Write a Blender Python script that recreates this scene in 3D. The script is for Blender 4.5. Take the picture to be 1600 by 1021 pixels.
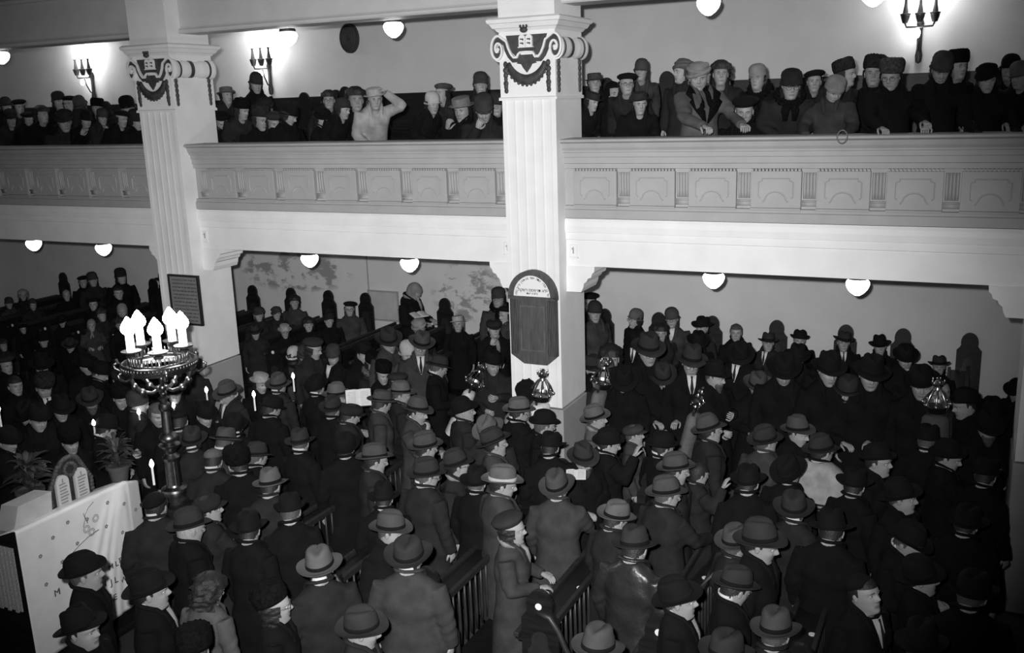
import bpy, math, random
import numpy as np
from mathutils import Vector, Matrix, Euler
random.seed(7); rng = np.random.default_rng(7)
for o in list(bpy.data.objects): bpy.data.objects.remove(o)
SC = bpy.context.scene; COL = SC.collection
# ------------------------------------------------------------------ camera, world, flash, exposure
H = 4.9
FPX, CX, CY = 1490.6, 800.0, 510.5
def _n(a): return a / np.linalg.norm(a)
def _ray(u, v): return np.array([(u - CX) / FPX, -(v - CY) / FPX, -1.0])
_Z = -_n(_ray(1010, 6797)); _X = -_ray(-2356, 262); _X = _n(_X - _X.dot(_Z) * _Z); _Y = np.cross(_Z, _X)
RW = np.array([_X, _Y, _Z])
CAMP = np.array([0, 0, H])
def onY(u, v, y): d = RW @ _ray(u, v); return CAMP + d * (y / d[1])
def onZ(u, v, z): d = RW @ _ray(u, v); return CAMP + d * ((z - H) / d[2])
def onX(u, v, x): d = RW @ _ray(u, v); return CAMP + d * (x / d[0])
cd = bpy.data.cameras.new('camera'); cam = bpy.data.objects.new('camera', cd); COL.objects.link(cam)
M4 = Matrix([[*RW[0], 0], [*RW[1], 0], [*RW[2], H], [0, 0, 0, 1]]); cam.matrix_world = M4
cd.sensor_fit = 'HORIZONTAL'; cd.sensor_width = 36; cd.lens = FPX / 1600 * 36; cd.clip_start = .05; cd.clip_end = 100
SC.camera = cam
w = bpy.data.worlds.new('world'); SC.world = w; w.use_nodes = True
w.node_tree.nodes['Background'].inputs[0].default_value = (.5, .5, .5, 1)
w.node_tree.nodes['Background'].inputs[1].default_value = .018
SC.view_settings.view_transform = 'Standard'; SC.view_settings.look = 'None'
SC.view_settings.exposure = 0; SC.view_settings.gamma = 1; SC.view_settings.use_curve_mapping = False
ld = bpy.data.lights.new('camera_flash', 'SPOT'); flash = bpy.data.objects.new('camera_flash', ld); COL.objects.link(flash)
ld.energy = 4450; ld.spot_size = math.radians(70.5); ld.spot_blend = .97; ld.shadow_soft_size = .05
flash.location = Vector(M4 @ Vector((-.16, .17, 0)))
_t = onY(735, 472, 10)
flash.rotation_euler = (Vector(_t) - flash.location).to_track_quat('-Z', 'Y').to_euler()
# ------------------------------------------------------------------ materials (all grey: a black and white place)
MATS = {}
def mat(name, v, rough=.8, noise=.0, nscale=8, bump=0., bscale=60, metal=0., emit=0., spec=None, stretch=None):
    if name in MATS: return MATS[name]
    m = bpy.data.materials.new(name); m.use_nodes = True; nt = m.node_tree; b = nt.nodes['Principled BSDF']
    c = (v, v, v, 1); b.inputs['Base Color'].default_value = c; b.inputs['Roughness'].default_value = rough
    b.inputs['Metallic'].default_value = metal
    if spec is not None: b.inputs['Specular IOR Level'].default_value = spec
    if emit: b.inputs['Emission Color'].default_value = (1, 1, 1, 1); b.inputs['Emission Strength'].default_value = emit
    if noise or bump:
        tc = nt.nodes.new('ShaderNodeTexCoord'); mp = nt.nodes.new('ShaderNodeMapping'); nt.links.new(tc.outputs['Object'], mp.inputs[0])
        if stretch: mp.inputs['Scale'].default_value = stretch
    if noise:
        n = nt.nodes.new('ShaderNodeTexNoise'); n.inputs['Scale'].default_value = nscale; n.inputs['Detail'].default_value = 6
        nt.links.new(mp.outputs[0], n.inputs['Vector'])
        r = nt.nodes.new('ShaderNodeMapRange'); r.inputs['From Min'].default_value = .3; r.inputs['From Max'].default_value = .7
        r.inputs['To Min'].default_value = v * (1 - noise); r.inputs['To Max'].default_value = v * (1 + noise)
        nt.links.new(n.outputs['Fac'], r.inputs['Value']); nt.links.new(r.outputs[0], b.inputs['Base Color'])
    if bump:
        n2 = nt.nodes.new('ShaderNodeTexNoise'); n2.inputs['Scale'].default_value = bscale; n2.inputs['Detail'].default_value = 3
        nt.links.new(mp.outputs[0], n2.inputs['Vector'])
        bp = nt.nodes.new('ShaderNodeBump'); bp.inputs['Strength'].default_value = bump; bp.inputs['Distance'].default_value = .01
        nt.links.new(n2.outputs['Fac'], bp.inputs['Height']); nt.links.new(bp.outputs[0], b.inputs['Normal'])
    MATS[name] = m; return m
TV = dict(k=.006, d=.019, m=.042, g=.085, l=.21, w=.31, s=.55)
def cloth(t): return mat('wool_' + t, TV[t], .95, .25, 9, .5, 140, spec=.15)
def felt(t): return mat('felt_' + t, dict(k=.005, d=.026, m=.055, g=.095, l=.2, w=.4)[t], .9, .15, 12, .3, 200, spec=.2)
def fur(t): return mat('fur_' + t, dict(k=.005, d=.02, m=.05, g=.1, l=.25, w=.5)[t], .95, .6, 40, 1., 60, spec=.1)
def straw(t): return mat('straw_' + t, dict(k=.01, d=.04, m=.09, g=.16, l=.33, w=.6)[t], .8, .2, 30, .6, 120)
SKIN = mat('skin', .29, .55, .12, 14, .15, 90, spec=.35)
LIP = mat('lips', .17, .6); DARKCLOTH = mat('trouser_cloth', .015, .9); EYEW = mat('eye_white', .45, .3); PUP = mat('iris', .02, .2)
BROW = mat('brow', .08, .9)
HAIRM = dict(k=mat('hair_dark', .013, .6, .2, 60, .6, 90), g=mat('hair_grey', .06, .7, .2, 60, .6, 90), w=mat('hair_white', .28, .7, .15, 60, .6, 90))
LEATHER = mat('leather', .022, .38, .3, 5, 1.6, 9, spec=.5)
PAINT = mat('white_paint', .80, .6, .05, 3, .06, 40)
PARA = mat('parapet_paint', .37, .65, .07, 4, .08, 50)
ORN = mat('dark_ornament_paint', .05, .6, .3, 20, .3, 60)
WOOD = mat('dark_wood', .009, .45, .5, 3, .15, 30, spec=.4, stretch=(1, 1, 8))
WOODL = mat('worn_wood_edge', .02, .5, .4, 6, .1, 40, stretch=(1, 8, 1))
BRASS = mat('brass', .24, .36, .3, 20, metal=1.)
SILVER = mat('silver', .42, .3, .2, 30, metal=1.)
IRON = mat('dark_iron', .02, .5)
BULB = mat('lit_bulb', .9, .5, emit=60.)
GLOBE = mat('lit_opal_glass', .9, .4, emit=9.)
FLAME = mat('flame', .9, .5, emit=60.); FLAMES = mat('small_flame', .9, .5, emit=9.)
WAX = mat('wax', .85, .5)
PAPER = mat('paper', .62, .8, .06, 20)
ENAMEL = mat('white_enamel', .75, .4)
# ------------------------------------------------------------------ mesh helpers
class MB:
    def __init__(s): s.v = []; s.f = []; s.m = []; s.n = 0
    def add(s, V, F, mi=0):
        V = np.asarray(V, float).reshape(-1, 3); s.v.append(V)
        s.f += [tuple(i + s.n for i in q) for q in F]; s.m += [mi] * len(F); s.n += len(V); return s
    def box(s, x0, x1, y0, y1, z0, z1, mi=0, bev=0):
        if bev:
            b = bev; out = []
            for sx in (0, 1):
                for sy in (0, 1):
                    for sz in (0, 1):
                        X = (x0, x1)[sx]; Y = (y0, y1)[sy]; Z = (z0, z1)[sz]; ix = X + (b if sx == 0 else -b); iy = Y + (b if sy == 0 else -b); iz = Z + (b if sz == 0 else -b)
                        out += [(X, iy, iz), (ix, Y, iz), (ix, iy, Z)]
            import itertools
            idx = lambda a, b_, c, k: (a * 4 + b_ * 2 + c) * 3 + k
            F = []
            for a in (0, 1):
                F.append([idx(a, 0, 0, 0), idx(a, 1, 0, 0), idx(a, 1, 1, 0), idx(a, 0, 1, 0)])
                F.append([idx(0, a, 0, 1), idx(1, a, 0, 1), idx(1, a, 1, 1), idx(0, a, 1, 1)])
                F.append([idx(0, 0, a, 2), idx(1, 0, a, 2), idx(1, 1, a, 2), idx(0, 1, a, 2)])
            for a in (0, 1):
                for b_ in (0, 1):
                    F.append([idx(a, b_, 0, 0), idx(a, b_, 1, 0), idx(a, b_, 1, 1), idx(a, b_, 0, 1)])
                    F.append([idx(a, 0, b_, 0), idx(a, 1, b_, 0), idx(a, 1, b_, 2), idx(a, 0, b_, 2)])
                    F.append([idx(0, a, b_, 1), idx(1, a, b_, 1), idx(1, a, b_, 2), idx(0, a, b_, 2)])
                    for c in (0, 1): F.append([idx(a, b_, c, k) for k in range(3)])
            return s.add(out, F, mi)
        V = [(x, y, z) for x in (x0, x1) for y in (y0, y1) for z in (z0, z1)]
        return s.add(V, [(0, 1, 3, 2), (4, 6, 7, 5), (0, 4, 5, 1), (2, 3, 7, 6), (0, 2, 6, 4), (1, 5, 7, 3)], mi)
    def rings(s, R, mi=0, cap=True, closed=False):
        n = len(R[0]); V = np.concatenate([np.asarray(r, float) for r in R]); F = []
        K = len(R)
        for j in range(K if closed else K - 1):
            a = j * n; b = ((j + 1) % K) * n
            for i in range(n):
                k = (i + 1) % n; F.append((a + i, a + k, b + k, b + i))
        if cap and not closed: F.append(tuple(range(n))[::-1]); F.append(tuple((K - 1) * n + i for i in range(n)))
        return s.add(V, F, mi)
    def tube(s, P, r, n=8, mi=0, flat=1., cap=True, closed=False):
        P = np.asarray(P, float); K = len(P); r = np.broadcast_to(np.asarray(r, float), (K,))
        T = np.gradient(P, axis=0) if not closed else np.roll(P, -1, 0) - np.roll(P, 1, 0)
        T /= np.linalg.norm(T, axis=1)[:, None] + 1e-9
        up = np.array([0, 0, 1.]) if abs(T[0][2]) < .9 else np.array([0, 1., 0])
        R = []; N = None
        for j in range(K):
            N = (up if N is None else N); N = N - N.dot(T[j]) * T[j]; N /= np.linalg.norm(N) + 1e-9; B = np.cross(T[j], N)
            a = np.arange(n) * 2 * math.pi / n
            R.append(P[j] + r[j] * (np.outer(np.cos(a), B) + np.outer(np.sin(a), N) * flat))
        return s.rings(R, mi, cap, closed)
    def ell(s, c, r, n=16, k=10, mi=0, rot=None):
        R = []
        for j in range(k + 1):
            t = math.pi * j / k; z = -math.cos(t); q = max(math.sin(t), .02)
            a = np.arange(n) * 2 * math.pi / n
            P = np.stack([q * np.cos(a) * r[0], q * np.sin(a) * r[1], np.full(n, z * r[2])], 1)
            if rot is not None: P = P @ np.asarray(rot).T
            R.append(P + np.asarray(c))
        return s.rings(R, mi)
    def lathe(s, prof, c=(0, 0, 0), n=20, mi=0, flute=0):
        a = np.arange(n) * 2 * math.pi / n; R = []
        for r, z in prof:
            q = r * (1 + (flute * (np.arange(n) % 2)))
            R.append(np.stack([q * np.cos(a) + c[0], q * np.sin(a) + c[1], np.full(n, z + c[2])], 1))
        return s.rings(R, mi)
    def prism(s, poly, axis, a, b, mi=0):
        # poly: 2D points in the two other axes (order x,y,z minus axis), extruded along axis from a to b
        n = len(poly); V = []
        for t in (a, b):
            for p in poly:
                q = list(p); q.insert(axis, t); V.append(q)
        F = [(i, (i + 1) % n, n + (i + 1) % n, n + i) for i in range(n)] + [tuple(range(n))[::-1], tuple(range(n, 2 * n))]
        return s.add(V, F, mi)
    def mesh(s, name, mats, smooth=True, angle=None):
        me = bpy.data.meshes.new(name); V = np.concatenate(s.v) if s.v else np.zeros((0, 3))
        me.from_pydata(V.tolist(), [], s.f)
        for m in (mats if isinstance(mats, (list, tuple)) else [mats]): me.materials.append(m)
        me.polygons.foreach_set('material_index', s.m)
        if smooth: me.shade_smooth() if hasattr(me, 'shade_smooth') else None
        import bmesh
        bm = bmesh.new(); bm.from_mesh(me); bmesh.ops.recalc_face_normals(bm, faces=bm.faces)
        if smooth and angle:
            for e in bm.edges:
                if len(e.link_faces) == 2 and e.calc_face_angle(0) > math.radians(angle): e.smooth = False
        bm.to_mesh(me); bm.free()
        me.polygons.foreach_set('use_smooth', [smooth] * len(me.polygons)); me.update(); return me
def obj(name, me, parent=None, loc=(0, 0, 0), rot=None, mw=None, mats=None):
    o = bpy.data.objects.new(name, me); COL.objects.link(o)
    if parent is not None: o.parent = parent
    if mw is not None: o.matrix_basis = mw
    else:
        o.location = loc
        if rot is not None: o.rotation_euler = rot
    if mats:
        for i, m in mats.items():
            o.material_slots[i].link = 'OBJECT'; o.material_slots[i].material = m
    return o
def tag(o, label=None, cat=None, group=None, kind=None):
    if label: o['label'] = label
    if cat: o['category'] = cat
    if group: o['group'] = group
    if kind: o['kind'] = kind
    return o
def empty(name, loc=(0, 0, 0), rz=0, **k):
    o = bpy.data.objects.new(name, None); COL.objects.link(o); o.location = loc; o.rotation_euler = (0, 0, rz)
    o.empty_display_size = .1; return tag(o, **k)
def copy_tree(o, parent=None):
    c = o.copy(); COL.objects.link(c)
    if parent is not None: c.parent = parent
    for ch in list(o.children): copy_tree(ch, c)
    return c
def sob(name, mb, m, parent=None, smooth=False, kind='structure', angle=35, **k):
    o = obj(name, mb.mesh(name, m, smooth, angle), parent, **k)
    if kind and parent is None: o['kind'] = kind
    return o
# ------------------------------------------------------------------ the setting
XL, XR = -19., 3.6
YF = 9.6; YW = 13.5; COLX = [-9.55, -4.36 + .07, .83]
CXS = [-9.56, -4.295, .83]      # column centres in x (front faces at y 9.4)
sob('floor', MB().box(XL, XR, -.5, YW + .2, -.2, 0), mat('floor_stone', .05, .7, .3, 2, .1, 20))
sob('platform_step', MB().box(XL, XR, 10.75, YW, 0, .3), mat('floor_boards', .03, .7, .3, 2, .1, 20))
def wallmat():
    m = mat('wall_plaster', .60, .8, .05, 2, .12, 25); nt = m.node_tree; b = nt.nodes['Principled BSDF']
    src = b.inputs['Base Color'].links[0].from_socket
    tc = nt.nodes.new('ShaderNodeTexCoord'); mp = nt.nodes.new('ShaderNodeMapping'); mp.inputs['Scale'].default_value = (1, 1, 1.6)
    nt.links.new(tc.outputs['Object'], mp.inputs[0])
    n = nt.nodes.new('ShaderNodeTexNoise'); n.inputs['Scale'].default_value = 2.6; n.inputs['Detail'].default_value = 9; n.inputs['Roughness'].default_value = .62
    nt.links.new(mp.outputs[0], n.inputs['Vector'])
    cr = nt.nodes.new('ShaderNodeMapRange'); cr.inputs['From Min'].default_value = .50; cr.inputs['From Max'].default_value = .56; nt.links.new(n.outputs['Fac'], cr.inputs['Value'])
    cur = None
    for cx, cz, rx, rz in ((-10.9, 2.05, 1.35, .42), (-7.35, 1.85, .75, .55)):      # damp patches where old paint has flaked
        sub = nt.nodes.new('ShaderNodeVectorMath'); sub.operation = 'SUBTRACT'; sub.inputs[1].default_value = (cx, YW, cz); nt.links.new(tc.outputs['Object'], sub.inputs[0])
        dv = nt.nodes.new('ShaderNodeVectorMath'); dv.operation = 'DIVIDE'; dv.inputs[1].default_value = (rx, 1, rz); nt.links.new(sub.outputs[0], dv.inputs[0])
        ln = nt.nodes.new('ShaderNodeVectorMath'); ln.operation = 'LENGTH'; nt.links.new(dv.outputs[0], ln.inputs[0])
        mr = nt.nodes.new('ShaderNodeMapRange'); mr.inputs['From Min'].default_value = 1.; mr.inputs['From Max'].default_value = .75; nt.links.new(ln.outputs['Value'], mr.inputs['Value'])
        if cur is None: cur = mr.outputs[0]
        else:
            mx = nt.nodes.new('ShaderNodeMath'); mx.operation = 'MAXIMUM'; nt.links.new(cur, mx.inputs[0]); nt.links.new(mr.outputs[0], mx.inputs[1]); cur = mx.outputs[0]
    mu = nt.nodes.new('ShaderNodeMath'); mu.operation = 'MULTIPLY'; nt.links.new(cur, mu.inputs[0]); nt.links.new(cr.outputs[0], mu.inputs[1])
    m2 = nt.nodes.new('ShaderNodeMath'); m2.operation = 'MULTIPLY'; m2.inputs[1].default_value = .8; nt.links.new(mu.outputs[0], m2.inputs[0])
    mix = nt.nodes.new('ShaderNodeMix'); mix.data_type = 'RGBA'; nt.links.new(m2.outputs[0], mix.inputs[0]); nt.links.new(src, mix.inputs[6]); mix.inputs[7].default_value = (.2, .2, .2, 1)
    nt.links.new(mix.outputs[2], b.inputs['Base Color']); return m
WALL = wallmat()
sob('wall_back', MB().box(XL, XR, YW, YW + .2, 0, 8.2), WALL)
sob('wall_left', MB().box(XL - .2, XL, -.5, YW + .2, 0, 8.2), WALL)
sob('ceiling', MB().box(XL, XR, 9.6, YW + .2, 6.55, 6.7), PARA)
# gallery floor in steps with its soffit
GF = [(9.8, 10.35, 3.55), (10.35, 11.05, 3.7), (11.05, 11.8, 3.85), (11.8, 12.6, 4.0), (12.6, 13.5, 4.15)]
def gfloor(y):
    for a, b, z in GF:
        if y < b: return z
    return 4.15
g = MB()
for a, b, z in GF: g.box(XL, XR, a, b, 3.3, z)
sob('gallery_floor', g, mat('gallery_boards', .12, .7, .2, 3))
# wall seam strip and little hatch on the back wall
sob('wall_trim', MB().box(-9.31, -9.29, YW - .012, YW, 1.0, 3.3), mat('seam', .3, .8))
_h = onY(600, 478, YW); t = empty('wall_hatch', (_h[0], YW, _h[2]), label='flat square wall hatch low on the plaster beside the praying woman', cat='hatch')
obj('door_panel', MB().box(-.28, .28, -.02, 0, -.24, .24, bev=.004).mesh('door_panel', mat('hatch_paint', .42, .7, .1, 6), False), t)
fr = MB()
for a in ((-.31, .31, .24, .265), (-.31, .31, -.265, -.24), (-.31, -.285, -.24, .24), (.285, .31, -.24, .24)): fr.box(a[0], a[1], -.03, 0, a[2], a[3])
obj('frame', fr.mesh('frame', mat('hatch_frame', .3, .7), False), t)

# parapet bays
PROF = [(9.86, 4.485), (9.50, 4.485), (9.475, 4.475), (9.475, 4.455), (9.50, 4.442), (9.515, 4.436), (9.53, 4.39), (9.55, 4.36), (9.55, 4.342), (9.575, 4.337), (9.575, 4.29), (9.59, 4.285), (9.59, 4.225),
        (9.605, 4.219), (9.605, 4.17), (9.64, 4.165), (9.64, 3.775), (9.60, 3.77), (9.60, 3.735), (9.585, 3.73), (9.585, 3.64), (9.64, 3.632), (9.86, 3.632)]
BEAM = [(9.95, 3.632), (9.60, 3.632), (9.585, 3.60), (9.578, 3.55), (9.585, 3.482), (9.60, 3.478), (9.60, 3.402), (9.613, 3.396), (9.613, 3.11), (9.95, 3.11)]
def panel_mesh(wd):
    b = MB(); h0, h1 = 3.785, 4.145; hw = wd / 2
    b.box(-hw, hw, -.055, .03, h0, h1, bev=.004)
    for i, (dz, dy) in enumerate(((0, .0), (-.022, .012), (-.044, .024))): b.box(-hw, hw, -.062 + dy, .03, h0 - .018 + dz, h0 - .002 + dz)
    nd = 14
    for i in range(nd):
        x = -hw + (i + .5) * wd / nd; b.box(x - wd / nd * .3, x + wd / nd * .3, -.07, .0, h1 + .002, h1 + .022)
    # raised moulding: frame with notched corners and an arch rising from its bottom side
    iw = hw - .075; z0 = h0 + .075; z1 = h1 - .07; c = .035
    top = [(-iw + c, z1), (iw - c, z1), (iw - c, z1 - c * .6), (iw, z1 - c), (iw, z0 + c), (iw - .02, z0 + c * .6)]
    P = [(x, -.058, z) for x, z in top]; b.tube(P, .0075, 5)
    b.tube([(-x, -.058, z) for x, z in top[1:]], .0075, 5)
    arc = [(-iw + .045, z0 - .012), (-.115, z0 - .012)] + [(.10 * -math.cos(t), z0 + .0 + .085 * math.sin(t)) for t in np.linspace(.15, math.pi - .15, 9)] + [(.115, z0 - .012), (iw - .045, z0 - .012)]
    b.tube([(x, -.058, z) for x, z in arc], .0085, 5)
    return b.mesh('panel', PARA, False)
def flute_mesh(gap):
    b = MB(); hw = gap / 2
    n = 4
    for i in range(n):
        x = -hw + .012 + (i + .5) * (gap - .024) / n
        b.tube([(x, -.005, 3.875), (x, -.012, 3.95), (x, -.018, 4.08), (x, -.012, 4.13)], (gap - .03) / n / 2.2, 6)
    b.box(-hw, hw, -.03, .02, 3.845, 3.862); b.box(-hw, hw, -.02, .02, 3.80, 3.845)
    return b.mesh('fluted_block', PARA, True, )
PM = {}
def bay(x0, x1, starts, wd, pitch, idx):
    p = sob('gallery_parapet', MB().prism(PROF, 0, x0, x1), PARA)
    bm_ = sob('gallery_beam', MB().prism(BEAM, 0, x0, x1), PAINT)
    k = round(wd, 2)
    if k not in PM: PM[k] = (panel_mesh(wd), flute_mesh(pitch - wd))
    for s in starts:
        obj('panel', PM[k][0], p, (s + wd / 2, 9.64, 0))
    for s in list(starts) + [starts[-1] + pitch]:
        xm = s - (pitch - wd) / 2
        if x0 + .05 < xm < x1 - .05: obj('fluted_block', PM[k][1], p, (xm, 9.64, 0))
bay(XL, -9.87, [-10.424 - .624 * i for i in range(13)][::-1], .47, .624, 0)
bay(-9.25, -4.605, [-9.007 + .6205 * i for i in range(7)], .462, .6205, 1)
bay(-3.985, .52, [-3.877 + .629 * i for i in range(7)], .485, .629, 2)
bay(1.14, XR, [1.3 + .629 * i for i in range(3)], .485, .629, 3)
# upper lintel with its moulded foot
LP = [(9.95, 5.86), (9.60, 5.86), (9.585, 5.875), (9.585, 5.905), (9.60, 5.912), (9.605, 5.925), (9.63, 5.93), (9.63, 6.42), (9.60, 6.43), (9.58, 6.47), (9.60, 6.5), (9.60, 7.8), (9.95, 7.8)]
for a, b in ((XL, -9.87), (-9.25, -4.605), (-3.985, .52), (1.14, XR)): sob('upper_lintel', MB().prism(LP, 0, a, b), mat('lintel_paint', .55, .6, .06, 3))
# columns
def spiral(cx, cz, r0, turns, start, sgn, n=46, k=.16):
    out = []
    for i in range(n):
        t = i / (n - 1) * turns * 2 * math.pi; r = r0 * (1 - .86 * i / (n - 1)); a = start + sgn * t
        out.append((cx + r * math.cos(a), cz + r * math.sin(a)))
    return out
def ribbon(path, y, wdt, th, n=1):
    P = np.array(path); T = np.gradient(P, axis=0); T /= np.linalg.norm(T, axis=1)[:, None] + 1e-9
    Nn = np.stack([-T[:, 1], T[:, 0]], 1); wdt = np.broadcast_to(wdt, (len(P),))[:, None]
    a = P + Nn * wdt / 2; b = P - Nn * wdt / 2; V = []; F = []
    for i in range(len(P)):
        V += [(a[i, 0], y, a[i, 1]), (b[i, 0], y, b[i, 1]), (b[i, 0], y - th, b[i, 1]), (a[i, 0], y - th, a[i, 1])]
    for i in range(len(P) - 1):
        for k in range(4): F.append((i * 4 + k, i * 4 + (k + 1) % 4, (i + 1) * 4 + (k + 1) % 4, (i + 1) * 4 + k))
    F += [(0, 1, 2, 3), tuple(len(V) - 4 + k for k in (3, 2, 1, 0))]
    return V, F
_col = {}
def column(cx, first):
    D = .72                                   # depth in y; front face at y 9.4
    if not _col:
        hw = .31; poly = [(-hw, 0)]
        for i in range(5):                    # shallow flutes on the front
            x0 = -hw + .05 + i * .105
            poly += [(x0, 0), (x0 + .010, .003), (x0 + .05, .0045), (x0 + .085, .003), (x0 + .095, 0)]
        poly += [(hw, 0), (hw, D), (-hw, D)]
        _col['shaft'] = MB().prism(poly, 2, 1.52, 4.90).mesh('shaft', PAINT, False)
        _col['plinth'] = MB().box(-hw - .015, hw + .015, -.015, D + .01, 0, 1.50, bev=.01).mesh('plinth', mat('plinth_paint', .34, .7, .1, 3), False)
        b = MB(); b.box(-hw - .01, hw + .01, -.01, D + .01, 4.935, 5.60)
        b.prism([(-.025, 4.90), (D + .02, 4.90), (D + .02, 4.925), (D + .01, 4.935), (-.01, 4.935), (-.025, 4.925)], 0, -hw - .025, hw + .025)
        _col['cap'] = b.mesh('capital_block', PAINT, False)
        b = MB()                                # abacus in flaring steps
        zs = [5.60, 5.63, 5.635, 5.68, 5.685, 5.72, 5.74]; e = [.02, .045, .06, .085, .10, .11, .085]
        R = [[(-hw - q, -q, z), (hw + q, -q, z), (hw + q, D + q, z), (-hw - q, D + q, z)] for z, q in zip(zs, e)]
        b.rings(R); _col['abacus'] = b.mesh('abacus', PAINT, False)
        _col['upper'] = MB().box(-hw - .01, hw + .01, -.01, D, 5.74, 7.8).mesh('upper_block', PAINT, False)
        # volute scroll: one light double band running from eye to eye with a dark channel between
        cz = 5.425; ex = .325
        def sc(r0, wd):
            L = spiral(-ex, cz, r0, 1.45, math.radians(60), 1, 44)[::-1]
            mid = [(-.225 + .0, 5.52), (-.19, 5.45), (-.16, 5.385), (-.12, 5.345), (-.085, 5.345), (-.07, 5.375)]
            return L
        light = MB(); dark = MB()
        for sg in (-1, 1):
            S = [(x * .66, z * 1.08) for x, z in spiral(0, 0, .128, 1.6, math.radians(78), 1, 56)]
            S = [(sg * -1 * 0 + sg * (ex - 0) + (x if sg < 0 else -x), cz + z) for x, z in S]
            # continuation from scroll shoulder down to the middle
            sh = S[0]
            mid = [(sg * .222, 5.50), (sg * .20, 5.43), (sg * .17, 5.37), (sg * .14, 5.335), (sg * .105, 5.335), (sg * .085, 5.372)]
            P = mid[::-1] + S
            Pn = np.array(P); q = np.linspace(0, 1, len(Pn))
            light.add(*ribbon(P, -.012, .021, .034))
            inner = np.array(P); T = np.gradient(inner, axis=0); T /= np.linalg.norm(T, axis=1)[:, None]; Nn = np.stack([-T[:, 1], T[:, 0]], 1)
            off = inner + Nn * (.032 if sg < 0 else -.032)
            dark.add(*ribbon(off[:40], -.010, .046, .014))
            light.ell((sg * ex, -.035, cz), (.022, .02, .022), 12, 8)
        light.add(*ribbon([(-.085, 5.372), (-.07, 5.385), (0, 5.388), (.07, 5.385), (.085, 5.372)], -.012, .017, .03))
        _col['scroll'] = light.mesh('scroll_band', PAINT, False); 
        dark.prism([(-.235, 5.56), (.235, 5.56), (.20, 5.45), (.165, 5.385), (.13, 5.35), (.095, 5.36), (.08, 5.395), (-.08, 5.395), (-.095, 5.36), (-.13, 5.35), (-.165, 5.385), (-.20, 5.45)], 1, -.018, -.008)          # dark field behind the tablets
        dark.box(-.1, .1, -.03, -.01, 5.395, 5.425)
        # palmette below the centre
        dark.add([(-0.095, -.03, 5.36), (0.095, -.03, 5.36), (0.068, -.03, 5.31), (0.115, -.03, 5.275), (0.061, -.03, 5.265), (0.041, -.03, 5.23), (0.000, -.03, 5.18), (-0.041, -.03, 5.23), (-0.061, -.03, 5.265), (-0.115, -.03, 5.275), (-0.068, -.03, 5.31),
                  (-0.095, -.01, 5.36), (0.095, -.01, 5.36), (0.068, -.01, 5.31), (0.115, -.01, 5.275), (0.061, -.01, 5.265), (0.041, -.01, 5.23), (0.000, -.01, 5.18), (-0.041, -.01, 5.23), (-0.061, -.01, 5.265), (-0.115, -.01, 5.275), (-0.068, -.01, 5.31)],
                 [tuple(range(11))] + [(i, (i + 1) % 11, 11 + (i + 1) % 11, 11 + i) for i in range(11)])
        _col['field'] = dark.mesh('dark_scroll_field', ORN, False)
        gl = MB(); th = np.linspace(math.radians(200), math.radians(340), 15)
        pts = [(.215 * math.cos(a) / .94, 5.375 + .27 * math.sin(a)) for a in th]
        wds = .045 + .062 * np.sin(np.linspace(0, math.pi, 15)); gl.add(*ribbon(pts, -.01, wds, .03))
        for i, (x, z) in enumerate(pts):
            a = th[i]; gl.ell((x + .5 * wds[i] * math.cos(a), -.03, z + .5 * wds[i] * math.sin(a)), (.018, .016, .018), 8, 5)
        for sg in (-1, 1):
            for z, r in ((5.27, .026), (5.21, .032), (5.16, .028), (5.12, .022), (5.075, .03), (5.04, .025)): gl.ell((sg * .245, -.025, z), (r, .018, .034), 8, 6)
            gl.ell((sg * .245, -.02, 5.0), (.026, .015, .03), 6, 4)
        _col['garland'] = gl.mesh('garland', ORN, True)
        sd = MB()
        for y in (.05, .64):
            for z, r in ((5.28, .028), (5.22, .03), (5.16, .028), (5.10, .03), (5.05, .026), (5.0, .022)):
                for sg in (-1, 1): sd.ell((sg * (hw + .02), y, z), (.018, r, .036), 8, 6)
        _col['tassel'] = sd.mesh('side_tassel', ORN, True)
        tb = MB(); arch = lambda c: [(c - .036, 5.44), (c - .036, 5.53)] + [(c - .036 * math.cos(t), 5.53 + .03 * math.sin(t)) for t in np.linspace(.2, math.pi - .2, 6)] + [(c + .036, 5.53), (c + .036, 5.44)]
        for c in (-.039, .039): tb.prism([(x, z) for x, z in arch(c)], 1, -.045, -.015)
        tb.box(-.085, .085, -.05, -.015, 5.43, 5.44)
        _col['tab'] = tb.mesh('tablets', PAINT, False)
        mk = MB()
        for c in (-.039, .039):
            for z in (5.475, 5.515): mk.box(c - .02, c + .018, -.049, -.044, z - .006, z + .006); mk.box(c - .02 + .026, c + .018, -.049, -.044, z - .014, z)
        _col['marks'] = mk.mesh('tablet_marks', ORN, False)
        cr = MB(); cr.ell((0, -.075, 5.605), (.045, .03, .03), 10, 6); 
        for x in (-.035, 0, .035): cr.ell((x, -.08, 5.64), (.014, .014, .018), 8, 5)
        _col['crown'] = cr.mesh('crown', ORN, True)
        bo = MB()
        for sg in (-1, 1):
            prof = [(.0, .128), (.04, .125), (.06, .115), (.09, .10), (.13, .095), (.20, .112), (.26, .105), (.30, .094), (.36, .10), (.44, .094), (.47, .105), (.53, .112), (.60, .10), (.63, .115), (.68, .128), (.72, .12)]
            a = np.arange(20) * 2 * math.pi / 20
            bo.rings([np.stack([sg * ex + (r * .68) * np.cos(a), np.full(20, y), cz + r * np.sin(a)], 1) for y, r in prof])
        _col['bolster'] = bo.mesh('scroll_roll', PAINT, True, 50)
        bd = MB()
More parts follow.
